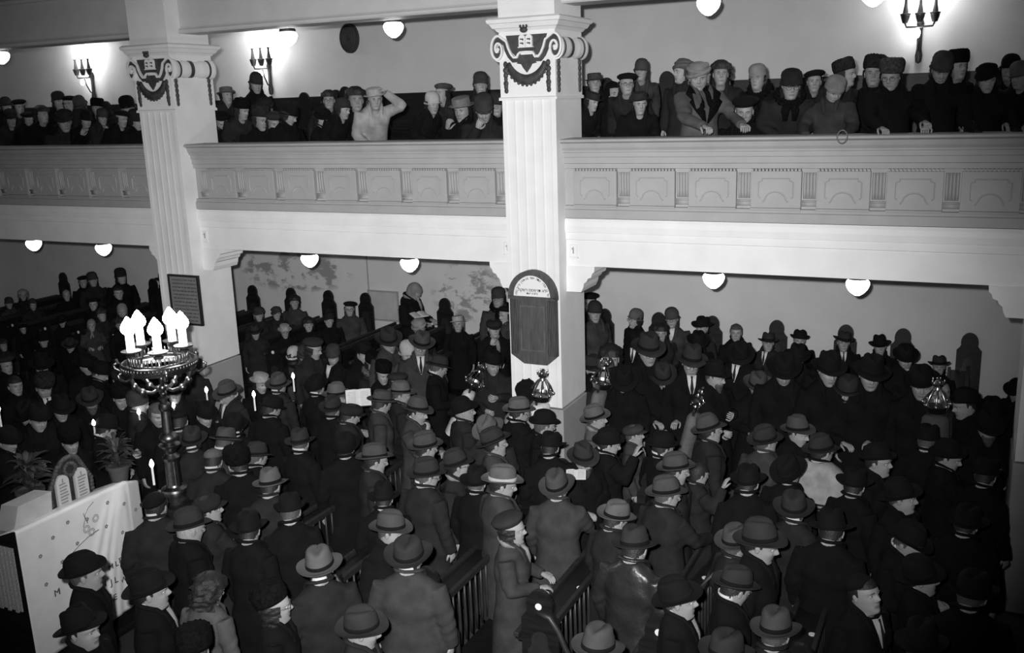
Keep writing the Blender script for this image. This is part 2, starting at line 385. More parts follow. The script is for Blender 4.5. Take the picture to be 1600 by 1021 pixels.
        for sg in (-1, 1):
            for y, r, w_ in ((.10, .103, .012), (.31, .102, .028), (.62, .112, .014)):
                a = np.arange(20) * 2 * math.pi / 20
                bd.rings([np.stack([sg * ex + .70 * q * np.cos(a), np.full(20, yy), cz + q * np.sin(a)], 1) for yy, q in ((y - w_, r - .02), (y - w_, r + .004), (y + w_, r + .004), (y + w_, r - .02))])
        _col['band'] = bd.mesh('roll_band', ORN, False)
    c = empty('column', (cx, 9.4, 0), kind='structure')
    for nm, k in (('shaft', 'shaft'), ('plinth', 'plinth'), ('capital_block', 'cap'), ('abacus', 'abacus'), ('upper_block', 'upper'), ('scroll_band', 'scroll'), ('dark_scroll_field', 'field'),
                  ('garland', 'garland'), ('side_tassel', 'tassel'), ('crown', 'crown'), ('scroll_roll', 'bolster'), ('roll_band', 'band')):
        obj(nm, _col[k], c)
    tt = obj('tablets', _col['tab'], c); obj('tablet_marks', _col['marks'], tt)
    # corbels under the beam on both sides
    for sg in (-1, 1):
        pr = [(0, 3.11), (.33, 3.11), (.325, 3.05), (.30, 3.03), (.29, 2.99), (.25, 2.975), (.235, 2.94), (.205, 2.92), (.195, 2.87), (.17, 2.82), (0, 2.82)]
        m = MB().prism([(sg * (.31 + x), z) for x, z in pr], 1, .2, .66); m2 = MB().prism([(y, z) for y, z in ((.2, 3.11), (.66, 3.11), (.66, 3.07), (.2, 3.07))], 0, sg * .31, sg * .645)
        obj('corbel', m.mesh('corbel', PAINT, False), c)
    for sg in ((-1, 1) if cx < 0 else ()):     # little enamel number tabs beside the shaft on the beam
        b = MB(); b.box(-.045, .045, -.02, 0, -.07, .07, bev=.006); b.box(-.055, .055, -.03, 0, -.085, -.07)
        o = obj('number_tab', b.mesh('number_tab', PAINT, False), c, (sg * .40, .21, 3.28)); 
        k = MB(); k.box(-.006, .006, -.024, -.018, -.03, .04); k.box(-.018, -.006, -.024, -.018, .015, .03); obj('numeral', k.mesh('numeral', mat('numeral_grey', .3, .7), False), o)
for i, cx in enumerate(CXS): column(cx, i == 0)
# ------------------------------------------------------------------ lamps
def lamp(u, v, y, ztop, where, up):
    p = onY(u, v, y)
    L = empty('ceiling_lamp', tuple(p), label='lit opal glass globe lamp ' + where, cat='lamp', group='globe lamps under the gallery' if not up else 'globe lamps over the gallery')
    obj('globe', LM['globe'], L)
    obj('fitting', LM['fit'], L)
    b = MB(); b.tube([(0, 0, .12), (0, 0, ztop - p[2])], .02, 8); b.lathe([(.07, 0), (.08, .02), (.06, .04), (.0, .045)][::-1], (0, 0, ztop - p[2] - .045))
    obj('stem', b.mesh('stem', IRON, True), L)
LM = dict(globe=MB().lathe([(.0, -.10), (.03, -.094), (.07, -.065), (.10, -.03), (.118, .01), (.122, .04), (.11, .065), (.08, .08), (.05, .085)], n=24).mesh('globe', GLOBE, True),
          fit=MB().lathe([(.05, .075), (.10, .08), (.105, .09), (.10, .115), (.04, .13), (.0, .13)], n=20).mesh('fitting', IRON, True, 40))
for u, v, wh in ((53, 383, 'farthest left under the gallery'), (162, 390, 'under the gallery just left of the left column'), (484, 407, 'under the gallery above the flaked wall paint'), (640, 414, 'under the gallery above the woman in a headscarf'),
                 (1115, 438, 'under the gallery first right of the near column'), (1340, 448, 'under the gallery farthest right')): lamp(u, v, 10.5, 3.3, wh, 0)
for u, v, wh in ((2, 90, 'over the gallery at the far left edge'), (450, 60, 'over the gallery beside the lit wall sconce'), (615, 46, 'over the gallery left of the near column'), (1107, 9, 'over the gallery right of the near column'), (1365, -6, 'over the gallery cut by the top edge')): lamp(u, v, 10.2, 6.55, wh, 1)
cone = MB()
for i, x in enumerate((-.17, 0, .17)):
    cone.lathe([(.0, -.12), (.03, -.11), (.05, -.05), (.055, -.02), (.062, -.015), (.062, 0), (.035, .005), (.02, .10), (.016, .16), (.026, .17), (.026, .18), (0, .185)][::1], (x, -.22, 0), 12)
cone.tube([(-.17, -.22, -.11), (-.15, -.22, -.16), (0, -.21, -.165), (.15, -.22, -.16), (.17, -.22, -.11)], .012, 8)
cone = cone.mesh('torch_arms', IRON, True, 50)
bk = MB(); bk.lathe([(0, -.6), (.035, -.58), (.045, -.5), (.03, -.42), (.028, -.2), (.045, -.12), (.03, -.06), (0, -.05)], (0, -.03, 0), 12)
bk.tube([(0, -.03, -.45), (0, -.1, -.42), (0, -.17, -.3), (0, -.21, -.17)], .012, 8)
bk = bk.mesh('wall_bracket', IRON, True, 50)
blb = MB().ell((0, 0, 0), (.034, .034, .055), 14, 8).mesh('bulb', BULB, True)
for u, v, wh in ((128, 108, 'on the far left gallery wall'), (407, 92, 'on the gallery wall above the women between the columns'), (1438, 20, 'on the right gallery wall by the top edge')):
    p = onY(u, v, YW - .23)
    s = empty('wall_sconce', (p[0], YW, p[2]), label='iron torch sconce, lit bulbs, ' + wh, cat='sconce', group='iron wall sconces')
    obj('torch_arms', cone, s); obj('wall_bracket', bk, s)
    for x in (-.17, 0, .17): obj('bulb', blb, s, (x, -.22, .245))
    o = obj('bulb', blb, s, (-.02, -.24, -.24))
    l = bpy.data.lights.new('sconce_light', 'POINT'); l.energy = 24 if u < 1000 else 15; l.shadow_soft_size = .1; lo = bpy.data.objects.new('sconce_light', l); COL.objects.link(lo); lo.location = (p[0], YW - .33, p[2] + .30)
p = onY(548, 60, YW)
sp = empty('loudspeaker', (p[0], YW, p[2]), label='dark oval loudspeaker mounted high on the gallery wall', cat='loudspeaker')
a = np.arange(28) * 2 * math.pi / 28
def ovr(s_, y): return np.stack([.17 * s_ * np.cos(a), np.full(28, y), .235 * s_ * np.sin(a)], 1)
obj('housing', MB().rings([ovr(1., 0), ovr(1., -.06), ovr(.94, -.09), ovr(.86, -.09), ovr(.84, -.06), ovr(.3, -.05)]).mesh('housing', mat('speaker_dark', .03, .8, .4, 30, .6, 80), True, 40), sp)
gr = MB()
for q in (.75, .6, .45, .3): gr.tube(ovr(q, -.072), .008, 5, closed=True)
obj('grille', gr.mesh('grille', mat('speaker_grille', .05, .7), True), sp)
# ------------------------------------------------------------------ signs on the columns
def text_mesh(s, size, m, name, ext=.002, align='CENTER', depsonly=False):
    c = bpy.data.curves.new(name, 'FONT'); c.body = s; c.size = size; c.align_x = align; c.align_y = 'CENTER'; c.extrude = ext; c.resolution_u = 2
    o = bpy.data.objects.new(name, c); COL.objects.link(o); bpy.context.view_layer.update()
    me = bpy.data.meshes.new_from_object(o.evaluated_get(bpy.context.evaluated_depsgraph_get())); bpy.data.objects.remove(o); me.name = name
    me.materials.clear(); me.materials.append(m); return me
INK = mat('black_ink', .01, .7)
q = empty('memorial_case', (-4.28, 9.39, 0), label='arched dark wooden wall case with a white Hebrew lunette on the near column', cat='display case')
def archp(r, zb, n=18): return [(-r, zb)] + [(-r * math.cos(t), zb + r * 1.06 * math.sin(t)) for t in np.linspace(0, math.pi, n)][1:-1] + [(r, zb)]
CASE = mat('case_wood', .065, .6, .3, 6, .2, 40, stretch=(8, 1, 1))
b = MB(); b.prism([(-.275, 2.13), (-.12, 2.03), (.16, 2.03), (.275, 2.13)] + [(.275, 2.79), (-.275, 2.79)], 1, -.075, 0)
obj('case_body', b.mesh('case_body', CASE, False), q)
b = MB(); outer = archp(.285, 2.79); inner = archp(.225, 2.80)
V = [(x, -.095, z) for x, z in outer] + [(x, -.095, z) for x, z in inner] + [(x, 0, z) for x, z in outer] + [(x, 0, z) for x, z in inner]; n = len(outer)
F = []
for i in range(n - 1): F += [(i, i + 1, n + i + 1, n + i), (2 * n + i, 3 * n + i, 3 * n + i + 1, 2 * n + i + 1), (i, 2 * n + i, 2 * n + i + 1, i + 1), (n + i, n + i + 1, 3 * n + i + 1, 3 * n + i)]
b.add(V, F); b.box(-.285, .285, -.095, 0, 2.765, 2.80)
obj('arch_frame', b.mesh('arch_frame', CASE, False), q)
lun = obj('lunette', MB().prism(archp(.23, 2.79), 1, -.07, -.005).mesh('lunette', mat('lunette_white', .8, .6), False), q)
for i in range(11):
    for sg in (-1, 1):
        if i < 5: obj('slat', MB().box(sg * (.262 - i * .02) - .006, sg * (.262 - i * .02) + .006, -.09, -.07, 2.14 + max(0, i - 8) * .0, 2.76).mesh('slat', CASE, False), q)
b = MB(); b.box(-.15, .15, -.082, -.07, 2.18, 2.20); b.box(-.15, .15, -.082, -.07, 2.68, 2.70); b.box(-.15, -.13, -.082, -.07, 2.2, 2.68); b.box(.13, .15, -.082, -.07, 2.2, 2.68); b.box(-.05, -.04, -.082, -.07, 2.2, 2.68)
obj('inner_frame', b.mesh('inner_frame', mat('case_wood_light', .09, .6, .3, 9), False), q)
R90 = Euler((math.pi / 2, 0, 0))
arc = 'על כן אמרו ועתה יאמר נא אהרן ברוך הבא'
nA = len(arc)
for i, ch in enumerate(arc):
    if ch == ' ': continue
    t = math.radians(6 + 168 * i / (nA - 1)); me = text_mesh(ch, .036, INK, 'letter')
    o = obj('letter', me, lun, mw=Matrix.Translation((.193 * math.cos(t), -.0715, 2.80 + .205 * math.sin(t))) @ Matrix.Rotation(-(t - math.pi / 2), 4, 'Y') @ R90.to_matrix().to_4x4())
obj('lettering', text_mesh('הקשר מספרת אל'[::1], .047, INK, 'lettering'), lun, (.0, -.0715, 2.868), R90)
obj('lettering', text_mesh("תש' ה ש'ב", .032, INK, 'lettering'), lun, (.0, -.0715, 2.832), R90)
q = empty('inscription_board', (-9.40, 9.385, 2.445), label='framed grey inscription board of close text lines on the left column', cat='notice board')
obj('board', MB().box(-.24, .24, -.025, 0, -.315, .315).mesh('board', mat('board_grey', .19, .8, .12, 10), False), q)
b = MB(); b.box(-.265, -.24, -.04, 0, -.34, .34); b.box(.24, .265, -.04, 0, -.34, .34); b.box(-.24, .24, -.04, 0, .315, .34); b.box(-.24, .24, -.04, 0, -.34, -.315)
obj('frame', b.mesh('frame', IRON, False), q)
for i in range(12):
    z = .27 - i * .05; x = -.2; b = MB()
    while x < .19:
        l = random.uniform(.015, .06); b.box(x, min(x + l, .21), -.028, -.024, z - .008, z + .008); x += l + random.uniform(.008, .02)
    obj('text_line', b.mesh('text_line', mat('inscription_ink', .07, .8), False), q)
# ------------------------------------------------------------------ pews
def end_poly(top, w2=.15): return [(-w2, 0), (w2, 0), (w2, top - .24), (w2 - .035, top - .20)] + [(.105 * math.cos(t), top - .13 + .13 * math.sin(t)) for t in np.linspace(-.3, math.pi + .3, 14)] + [(-w2 + .035, top - .20), (-w2, top - .24)]
EM = {}
def end_mesh(top):
    if top not in EM:
        EM[top] = (MB().prism(end_poly(top), 1, -.02, .02).mesh('end_board', WOOD, False),
                   MB().prism([(x * .66, .12 + z * (top - .45) / top) for x, z in end_poly(top)], 1, -.028, .028).mesh('end_panel', mat('pew_panel', .02, .4, .4, 5, .1, 40), False))
    return EM[top]
SL = MB().tube([(0, 0, .45), (0, 0, .62), (0, 0, .80), (0, 0, .96)], [.011, .017, .013, .011], 6).mesh('slat', WOODL, True)
PL = MB().lathe([(0, 0), (.026, 0), (.026, .006), (0, .006)], n=14).mesh('number_plate', ENAMEL, False)
def pew(x, y0, y1, z0, top0, top1, slats, label, group):
    p = empty('pew', (x, y0, z0), label=label, cat='pew', group=group); L = y1 - y0
    for yy, tp in ((0, top0), (L, top1)):
        a, b_ = end_mesh(tp); e = obj('end_board', a, p, (0, yy, 0)); obj('end_panel', b_, e)
        if yy == 0: obj('number_plate', PL, e, (0, -.03, tp - .12), (math.pi / 2, 0, 0))
    obj('seat', MB().box(.02, .42, .02, L - .02, .41, .45, bev=.006).mesh('seat', WOOD, False), p)
    b = MB(); b.box(-.02, .02, .02, L - .02, .96, 1.02, bev=.006); obj('top_rail', b.mesh('top_rail', WOODL, False), p)
    b = MB(); b.box(-.24, -.20, .02, L - .02, .95, .99, bev=.006); obj('tray_rail', b.mesh('tray_rail', WOODL, False), p)
    obj('book_tray', MB().box(-.21, -.01, .02, L - .02, .935, .95).mesh('book_tray', WOOD, False), p)
    if slats:
        n = int(L / .10)
        for i in range(n): obj('slat', SL, p, (0, .08 + i * (L - .16) / (n - 1), 0))
        for i in range(5): obj('seat_tag', PL, p, (-.05, .35 + i * .55, .948), (0, 0, 0))
        obj('armrest', MB().tube([(-.02, -.01, top0 - .18), (.08, -.02, top0 - .2), (.15, -.02, top0 - .30), (.2, -.02, top0 - .42), (.25, -.02, top0 - .5), (.26, -.02, .5)], .022, 8).mesh('armrest', WOODL, True), p)
    else: obj('back_panel', MB().box(-.012, .012, .02, L - .02, .43, .96).mesh('back_panel', WOOD, False), p)
for i, x in enumerate((-.8, -1.75, -2.66, -3.62, -4.6, -5.55)):
    pew(x, 5.78, 8.5, 0, 1.4, 1.3, True, 'slatted dark wooden pew with book tray, ' + ('nearest the right edge', 'second from the right', 'ending beside the woman in a beret', 'fourth from the right', 'fifth from the right', 'leftmost of the slatted pews')[i], 'slatted pews in the hall')
ORD = ['last at the right picture edge', 'second from the right end', 'third from the right end', 'fourth from the right end', 'fifth from the right end', 'sixth from the right, just right of the near column', 'hidden behind the near column', 'first left of the near column',
       'beside the elderly woman at the wall', 'holding the praying woman', 'right of the woman in a black beret', 'third right of the left column', 'second right of the left column', 'next right of the left column', 'hidden by the left column', 'first left of the left column',
       'under the second lamp from the left', 'third left of the left column', 'fourth left of the left column', 'second from the left edge', 'at the left picture edge']
wx = [.1, -.71, -1.44, -2.37, -3.29, -4.1, -4.95, -5.8, -6.8, -7.76, -8.51, -9.33, -10.11, -10.93, -11.81, -12.64, -13.46, -14.27, -15.1, -15.94, -16.77]
for i, x in enumerate(wx):
    pew(x, 10.95, 13.42, .3, 1.15, 1.46, False, 'solid-backed dark pew under the gallery, %s' % ORD[i], 'solid pews under the gallery')
# bench along the gallery wall
gb = empty('gallery_bench', (0, 13.4, 4.15), label='long dark bench back along the gallery wall behind the women', cat='bench')
obj('back_rail', MB().box(XL + .1, XR - .1, -.05, .03, 0, .92).mesh('back_rail', WOOD, False), gb)
obj('seat', MB().box(XL + .1, XR - .1, -.42, -.05, .36, .40).mesh('seat', WOOD, False), gb)
for u, v in ((166, 163), (475, 150), (525, 146), (539, 141), (1042, 118), (948, 128)):
    p = onY(u, v, 13.2); a, b_ = end_mesh(1.15); e = obj('end_board', a, gb, (p[0], -.2, p[2] + .06 - 1.15 - 4.15))
# ------------------------------------------------------------------ candelabrum
CB = np.array([-6.87, 6.42, 1.2])
cb = empty('candelabrum', tuple(CB), label='tall brass candelabrum with five burning candles beside the reading desk', cat='candelabrum')
prof = [(0, 0), (.17, 0), (.175, .02), (.12, .05), (.10, .07), (.13, .09), (.125, .11), (.075, .13), (.068, .15)]
obj('base', MB().lathe(prof + [(0, .15)], n=28).mesh('base', BRASS, True, 45), cb)
obj('lower_shaft', MB().lathe([(0, .15), (.072, .15), (.066, .40), (0, .40)], n=32, flute=-.05).mesh('lower_shaft', BRASS, False), cb)
obj('knop', MB().lathe([(0, .40), (.08, .40), (.085, .43), (.06, .455), (.05, .47), (.055, .49), (.075, .52), (.10, .545), (.102, .56), (.06, .565), (.05, .575), (.075, .59), (.09, .62), (.085, .65), (.06, .675), (.045, .69), (0, .69)], n=28).mesh('knop', BRASS, True, 40), cb)
obj('upper_shaft', MB().lathe([(0, .69), (.05, .69), (.042, .90), (.05, .905), (.06, .93), (.055, .97), (.03, .99), (.035, 1.02), (.055, 1.03), (.03, 1.05), (.03, 1.09), (.07, 1.12), (.06, 1.15), (0, 1.16)], n=28).mesh('upper_shaft', BRASS, True, 40), cb)
rg = MB(); rp = [(.285, 1.315), (.33, 1.315), (.335, 1.34), (.345, 1.35), (.35, 1.40), (.335, 1.41), (.325, 1.405), (.32, 1.36), (.29, 1.33)]
aa = np.arange(48) * 2 * math.pi / 48
rg.rings([np.stack([r * np.cos(aa), r * np.sin(aa), np.full(48, z)], 1) for r, z in rp], closed=True)
obj('ring', rg.mesh('ring', BRASS, True, 30), cb)
rb = MB()
for i in range(60):
    t = i * 2 * math.pi / 60; rb.box(-.006, .006, -.349, -.338, 1.345, 1.40) if False else rb.ell((.346 * math.cos(t), .346 * math.sin(t), 1.375), (.011, .011, .022), 6, 4)
for i in range(44):
    t = i * 2 * math.pi / 44; rb.ell((.27 * math.cos(t), .27 * math.sin(t), 1.44), (.012, .012, .04), 6, 4)
rb.rings([np.stack([r * np.cos(aa), r * np.sin(aa), np.full(48, z)], 1) for r, z in ((.255, 1.40), (.285, 1.40), (.285, 1.41), (.255, 1.41))], closed=True)
obj('ring_fretwork', rb.mesh('ring_fretwork', BRASS, True), cb)
phi0 = math.atan2(-CB[1], -CB[0]) + 0   # towards the camera
for i in range(5):
    t = phi0 + i * 2 * math.pi / 5; c, s_ = math.cos(t), math.sin(t); rr = .245
    P = [(c * r, s_ * r, z) for r, z in ((.03, 1.13), (.10, 1.10), (.19, 1.13), (.255, 1.20), (.285, 1.29), (.29, 1.33))]
    b = MB(); b.tube(P, .021, 8); b.ell(P[2], (.036, .036, .036), 10, 6); b.ell(P[3], (.033, .033, .038), 10, 6); b.ell(P[0], (.04, .04, .03), 10, 6); obj('arm', b.mesh('arm', BRASS, True), cb)
    b = MB(); b.tube([(c * .29, s_ * .29, 1.34), (c * rr, s_ * rr, 1.42), (c * rr, s_ * rr, 1.48)], .012, 6); b.lathe([(.0, 1.47), (.04, 1.48), (.05, 1.50), (.03, 1.515), (.085, 1.53), (.092, 1.545), (.03, 1.54), (.03, 1.56), (0, 1.56)], (c * rr, s_ * rr, 0), 18)
    obj('candle_cup', b.mesh('candle_cup', BRASS, True, 45), cb)
    k = empty('candle', tuple(CB + np.array([c * rr, s_ * rr, 1.55])), label='thick white burning candle on the candelabrum, ' + ('nearest the camera', 'right front', 'right rear', 'left rear', 'left front')[i], cat='candle', group='candles on the candelabrum')
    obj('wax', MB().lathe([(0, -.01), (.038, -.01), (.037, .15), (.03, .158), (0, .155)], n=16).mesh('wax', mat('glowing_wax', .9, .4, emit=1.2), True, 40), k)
    obj('flame', MB().lathe([(.0, .14), (.034, .15), (.058, .17), (.070, .20), (.066, .23), (.05, .26), (.030, .29), (.012, .315), (0, .325)], n=14).mesh('flame', FLAME, True), k)
    if i in (0, 2, 3):
        l = bpy.data.lights.new('candle_light', 'POINT'); l.energy = 2.2; l.shadow_soft_size = .06; lo = bpy.data.objects.new('candle_light', l); COL.objects.link(lo); lo.location = tuple(CB + np.array([c * rr, s_ * rr, 1.95]))
me_ = MB().tube([(.32, 0, 1.31), (.38, 0, 1.29), (.44, 0, 1.33), (.45, 0, 1.37), (.42, 0, 1.38)], .013, 6).mesh('scroll_bracket', BRASS, True)
for i in range(6): obj('scroll_bracket', me_, cb, (0, 0, 0), (0, 0, i * math.pi / 3 + .4))
b = MB(); b.box(-.2, .2, -.2, .2, 0, 1.16, bev=.01); b.box(-.24, .24, -.24, .24, 1.16, 1.2, bev=.008); b.box(-.23, .23, -.23, .23, 0, .1)
tag(obj('pedestal', b.mesh('pedestal', WOOD, False), None, (CB[0], CB[1], 0)), 'square dark wooden pedestal carrying the brass candelabrum', 'pedestal')
# ------------------------------------------------------------------ reading desk with its embroidered cloth
DX, DY0, DY1, DZ = -7.06, 4.86, 6.06, 1.5
dk = empty('reading_desk', (DX, DY0, 0), label='dark wooden reading desk under the embroidered white cloth', cat='desk')
obj('body', MB().prism([(-.75, 0), (-.03, 0), (-.03, 1.49), (-.75, 1.20)], 1, .02, 1.18).mesh('body', WOOD, False), dk)
obj('foot_rail', MB().box(-.78, -.02, 0, 1.2, 0, .08, bev=.01).mesh('foot_rail', WOOD, False), dk)
NU, NV = 90, 40; rows = []
def clothx(y, d):     # y metres along from the left end, d metres down
    fx = 0
    for k, (yt, yb, am) in enumerate(((1.05, .62, .022), (1.08, .78, .024), (1.10, .90, .022), (1.12, 1.02, .02), (1.0, .42, .014), (1.14, 1.12, .014))):
        s_ = min(d / 1.2, 1); yc = yt + (yb - yt) * s_; wd = .03 + .025 * s_
        fx += am * min(1, d * 5 + .1) * math.exp(-((y - yc) / wd) ** 2)
    return fx + .012 * math.sin(y * 9 + 1) * d
L = 1.42
for j in range(NV + 1):
    d = 1.25 * j / NV; fr_, bk_ = [], []
    for i in range(NU + 1):
        y = L * i / NU; drop = .35 * max(0, (y - 1.17)) ** 1.0 * (1.2 if y > 1.17 else 0)
        z = DZ + .005 - d - drop - .0; x = DX + clothx(y, d) - max(0, y - 1.2) * .5 + .008
        fr_.append((x, DY0 - .03 + y, z)); bk_.append((x - .008, DY0 - .03 + y, z))
    if j == 0: rows.append([(x - .03, y, z + .004) for x, y, z in fr_] + [(x - .03, y, z - .004) for x, y, z in bk_][::-1])
    rows.append(fr_ + bk_[::-1])
top = []
slope = (1.49 - 1.20) / .72
trow = []
for t in (.72, .5, .25):
    fr_ = [(DX - .03 - t, DY0 - .03 + L * i / NU * .9, 1.50 - t * slope + .012) for i in range(NU + 1)]; trow.append(fr_ + [(x, y, z - .006) for x, y, z in fr_][::-1])
ck = MB(); ck.rings(trow + rows)
cl = tag(obj('desk_cloth', ck.mesh('desk_cloth', mat('white_linen', .82, .85, .05, 6, .25, 160), True), None), 'white embroidered cloth hanging over the reading desk with lettering and small flowers', 'cloth')
THREAD = mat('dark_thread', .12, .9); THREADG = mat('grey_thread', .22, .9)
def on_cloth(u, v): 
    p = onX(u, v, DX + .02); return p
def stitch(name, me, u, v, rot=0, dx=.012):
    p = on_cloth(u, v); y = p[1] - DY0 + .03; d = DZ - p[2]
    o = obj(name, me, cl, mw=Matrix.Translation((DX + clothx(y, d) + dx, p[1], p[2])) @ Matrix.Rotation(rot, 4, 'X') @ Matrix.Rotation(math.pi / 2, 4, 'Z') @ Matrix.Rotation(math.pi / 2, 4, 'X')); return o
for s_, u, v, sz in (('M L', 175, 884, .075), ('E', 187, 876, .075), ('V E E N', 200, 869, .075), ('M', 91, 927, .085), ('J L', 176, 908, .085), ('W', 193, 906, .08), ('U E', 160, 942, .085), ('J E', 174, 935, .085), ('I', 163, 912, .08)):
    stitch('embroidered_letters', text_mesh(s_, sz, THREAD, 'embroidered_letters', .004), u, v)
fl = MB()
for t in np.linspace(0, 2 * math.pi, 6)[:-1]: fl.ell((.012 * math.cos(t), .012 * math.sin(t), 0), (.009, .009, .003), 6, 4)
fl = fl.mesh('embroidered_flower', THREADG, True)
for u, v in ((107, 817), (84, 841), (64, 870), (99, 879), (73, 914), (122, 850), (191, 787), (213, 797), (168, 786), (190, 832), (137, 812), (166, 823)): stitch('embroidered_flower', fl, u, v)
em = MB()
for cx_, cy_ in ((-.05, 0), (.06, .06), (0, -.05)):
    for r in (.035, .022): em.tube([(cx_ + r * math.cos(t), cy_ + r * math.sin(t), 0) for t in np.linspace(0, 2 * math.pi, 13)[:-1]], .003, 4, closed=True)
em.tube([(-.26, -.17, 0), (-.16, -.12, 0), (-.05, -.08, 0), (.08, -.06, 0)], .005, 4); em.tube([(-.03, .05, 0), (-.05, .13, 0), (0, .19, 0), (.06, .22, 0)], .004, 4)
em.tube([(-.08, .03, 0), (-.05, .1, 0), (-.06, .16, 0)], .004, 4)
stitch('embroidered_emblem', em.mesh('embroidered_emblem', THREADG, True), 143, 824)
# the tablets in a wreath standing behind the cloth, on the slope of the desk
TX = DX - .36
tp = [onX(u, v, TX) for u, v in ((82, 800), (112, 712), (148, 790))]
yc = (tp[0][1] + tp[2][1]) / 2; ztop = tp[1][2]; zb = 1.38; hwid = (tp[2][1] - tp[0][1]) / 2
tb = empty('tablets_of_the_law', (TX, yc, zb), label='pair of white round-topped tablets in a dark flowered arch standing on the desk', cat='ornament')
hh = ztop - zb
b = MB(); pts = [(-hwid, 0), (-hwid * 1.02, hh * .35), (-hwid * .75, hh * .62), (-hwid * .5, hh * .86)] + [(hwid * .05 + .5 * hwid * math.cos(t), hh * .8 + hh * .2 * math.sin(t)) for t in np.linspace(math.pi * .9, .1 * math.pi, 7)] + [(hwid * .75, hh * .62), (hwid * 1.02, hh * .35), (hwid, 0)]
b.prism(pts, 0, -.04, 0); obj('backing', b.mesh('backing', mat('wreath_dark', .02, .8, .5, 30, .6, 60), False), tb)
b = MB(); P = np.array(pts)
for i in range(len(P) - 1):
    for k in range(4):
        q_ = P[i] + (P[i + 1] - P[i]) * k / 4; b.ell((0, q_[0], q_[1]), (.022, .024, .024), 7, 5)
for i in range(14):
    t = 2 * math.pi * i / 14; b.ell((.005, hwid * .05 + .26 * hwid * math.cos(t), hh * .72 + .26 * hwid * math.sin(t)), (.02, .02, .02), 7, 5)
obj('wreath', b.mesh('wreath', mat('wreath_flowers', .06, .8, .5, 40), True), tb)
for sg, zz in ((-1, .0), (1, .0)):
    cy_ = sg * hwid * .45; r = hwid * .30; H_ = hh * .52
    me = MB().prism([(cy_ - r, .0), (cy_ - r, H_)] + [(cy_ - r * math.cos(t), H_ + r * math.sin(t)) for t in np.linspace(.2, math.pi - .2, 7)] + [(cy_ + r, H_), (cy_ + r, 0)], 0, .0, .03)
    o = obj('tablet', me.mesh('tablet', mat('tablet_white', .5, .7), False), tb)
    b = MB()
    for k in range(7): b.box(.03, .034, cy_ - r * .6, cy_ + r * random.uniform(.3, .7), H_ - .02 - k * H_ / 7.5, H_ - .008 - k * H_ / 7.5)
    b.tube([(.033, cy_, H_ + r * .5), (.033, cy_, H_)], .006, 4); obj('text_lines', b.mesh('text_lines', THREADG, False), o)
# plants
def leaf(b, base, dirv, L_, w_, droop):
    dirv = np.array(dirv) / np.linalg.norm(dirv); side = np.cross(dirv, (0, 0, 1.)); side /= np.linalg.norm(side) + 1e-6; V = []
    for i, (t, k) in enumerate(((0, .15), (.3, .8), (.6, 1), (.85, .6), (1, .05))):
        c = np.array(base) + dirv * L_ * t - np.array((0, 0, droop * L_ * t * t)); V += [c - side * w_ * k, c + np.array((0, 0, .006)), c + side * w_ * k]
    b.add(V, [(3 * i + j, 3 * i + j + 1, 3 * i + 4 + j, 3 * i + 3 + j) for i in range(4) for j in (0, 1)])
LEAF = mat('leaf', .035, .6, .4, 20)
def plant(p, s_, label, nleaf=70):
    t = empty('potted_plant', tuple(p), label=label, cat='plant')
    obj('pot', MB().lathe([(0, 0), (.075 * s_, 0), (.10 * s_, .14 * s_), (.115 * s_, .145 * s_), (.115 * s_, .175 * s_), (.10 * s_, .175 * s_), (.095 * s_, .15 * s_), (0, .15 * s_)], n=20).mesh('pot', mat('clay_pot', .07, .8, .2, 10), True, 40), t)
    b = MB()
    for i in range(nleaf):
        a_ = random.uniform(0, 6.28); e = random.uniform(.2, 1.4); z = random.uniform(.15, .4) * s_
        leaf(b, (0.03 * math.cos(a_), .03 * math.sin(a_), z), (math.cos(a_) * math.cos(e), math.sin(a_) * math.cos(e), math.sin(e)), random.uniform(.12, .26) * s_, .022 * s_, .5)
    obj('foliage', b.mesh('foliage', LEAF, True), t); obj('stem', MB().tube([(0, 0, .14 * s_), (.01, 0, .42 * s_)], .008, 5).mesh('stem', LEAF, True), t)
pp = onX(187, 747, DX - .3); plant((DX - .3, pp[1], 1.385), 1., 'bushy potted plant in a pale rimmed pot at the desk end by the candelabrum')
pz = onX(48, 775, -7.9); plant((-7.9, pz[1], 1.25), 1.15, 'leafy potted plant on a grey stand at the far left of the desk', 90)
b = MB(); b.lathe([(0, 0), (.17, 0), (.15, .08), (.09, .14), (.08, 1.0), (.13, 1.1), (.17, 1.2), (.17, 1.25), (0, 1.25)], n=20)
tag(obj('plant_stand', b.mesh('plant_stand', mat('stand_grey', .06, .7, .2), True, 40), None, (-7.9, pz[1], 0)), 'turned grey stand under the leftmost potted plant', 'stand')
# cloth covered book rest on the desk and lace edged runner
q_ = [onX(u, v, DX - .2) for u, v in ((22, 832), (28, 792), (80, 768), (82, 806))]
b = MB(); V = [(DX - .2, p[1], p[2]) for p in q_] + [(DX - .42, p[1], p[2] - .02) for p in q_]; b.add(V, [(0, 1, 2, 3), (7, 6, 5, 4), (0, 4, 5, 1), (1, 5, 6, 2), (2, 6, 7, 3), (3, 7, 4, 0)])
tag(obj('book_rest', b.mesh('book_rest', mat('rest_linen', .42, .85, .1, 8), False)), 'pale cloth-covered book rest behind the desk edge at the left', 'book rest')
b = MB()
for i in range(14):
    y = DY0 - .05; b.box(DX - .72 + i * .05 + .003, DX - .675 + i * .05 - .003, y - .01, y, .75 + .02 * (i % 2), 1.36 if i else 1.3)
tag(obj('lace_runner', b.mesh('lace_runner', mat('lace', .35, .9, .5, 90), False)), 'lace edged runner hanging at the left end of the desk', 'cloth')
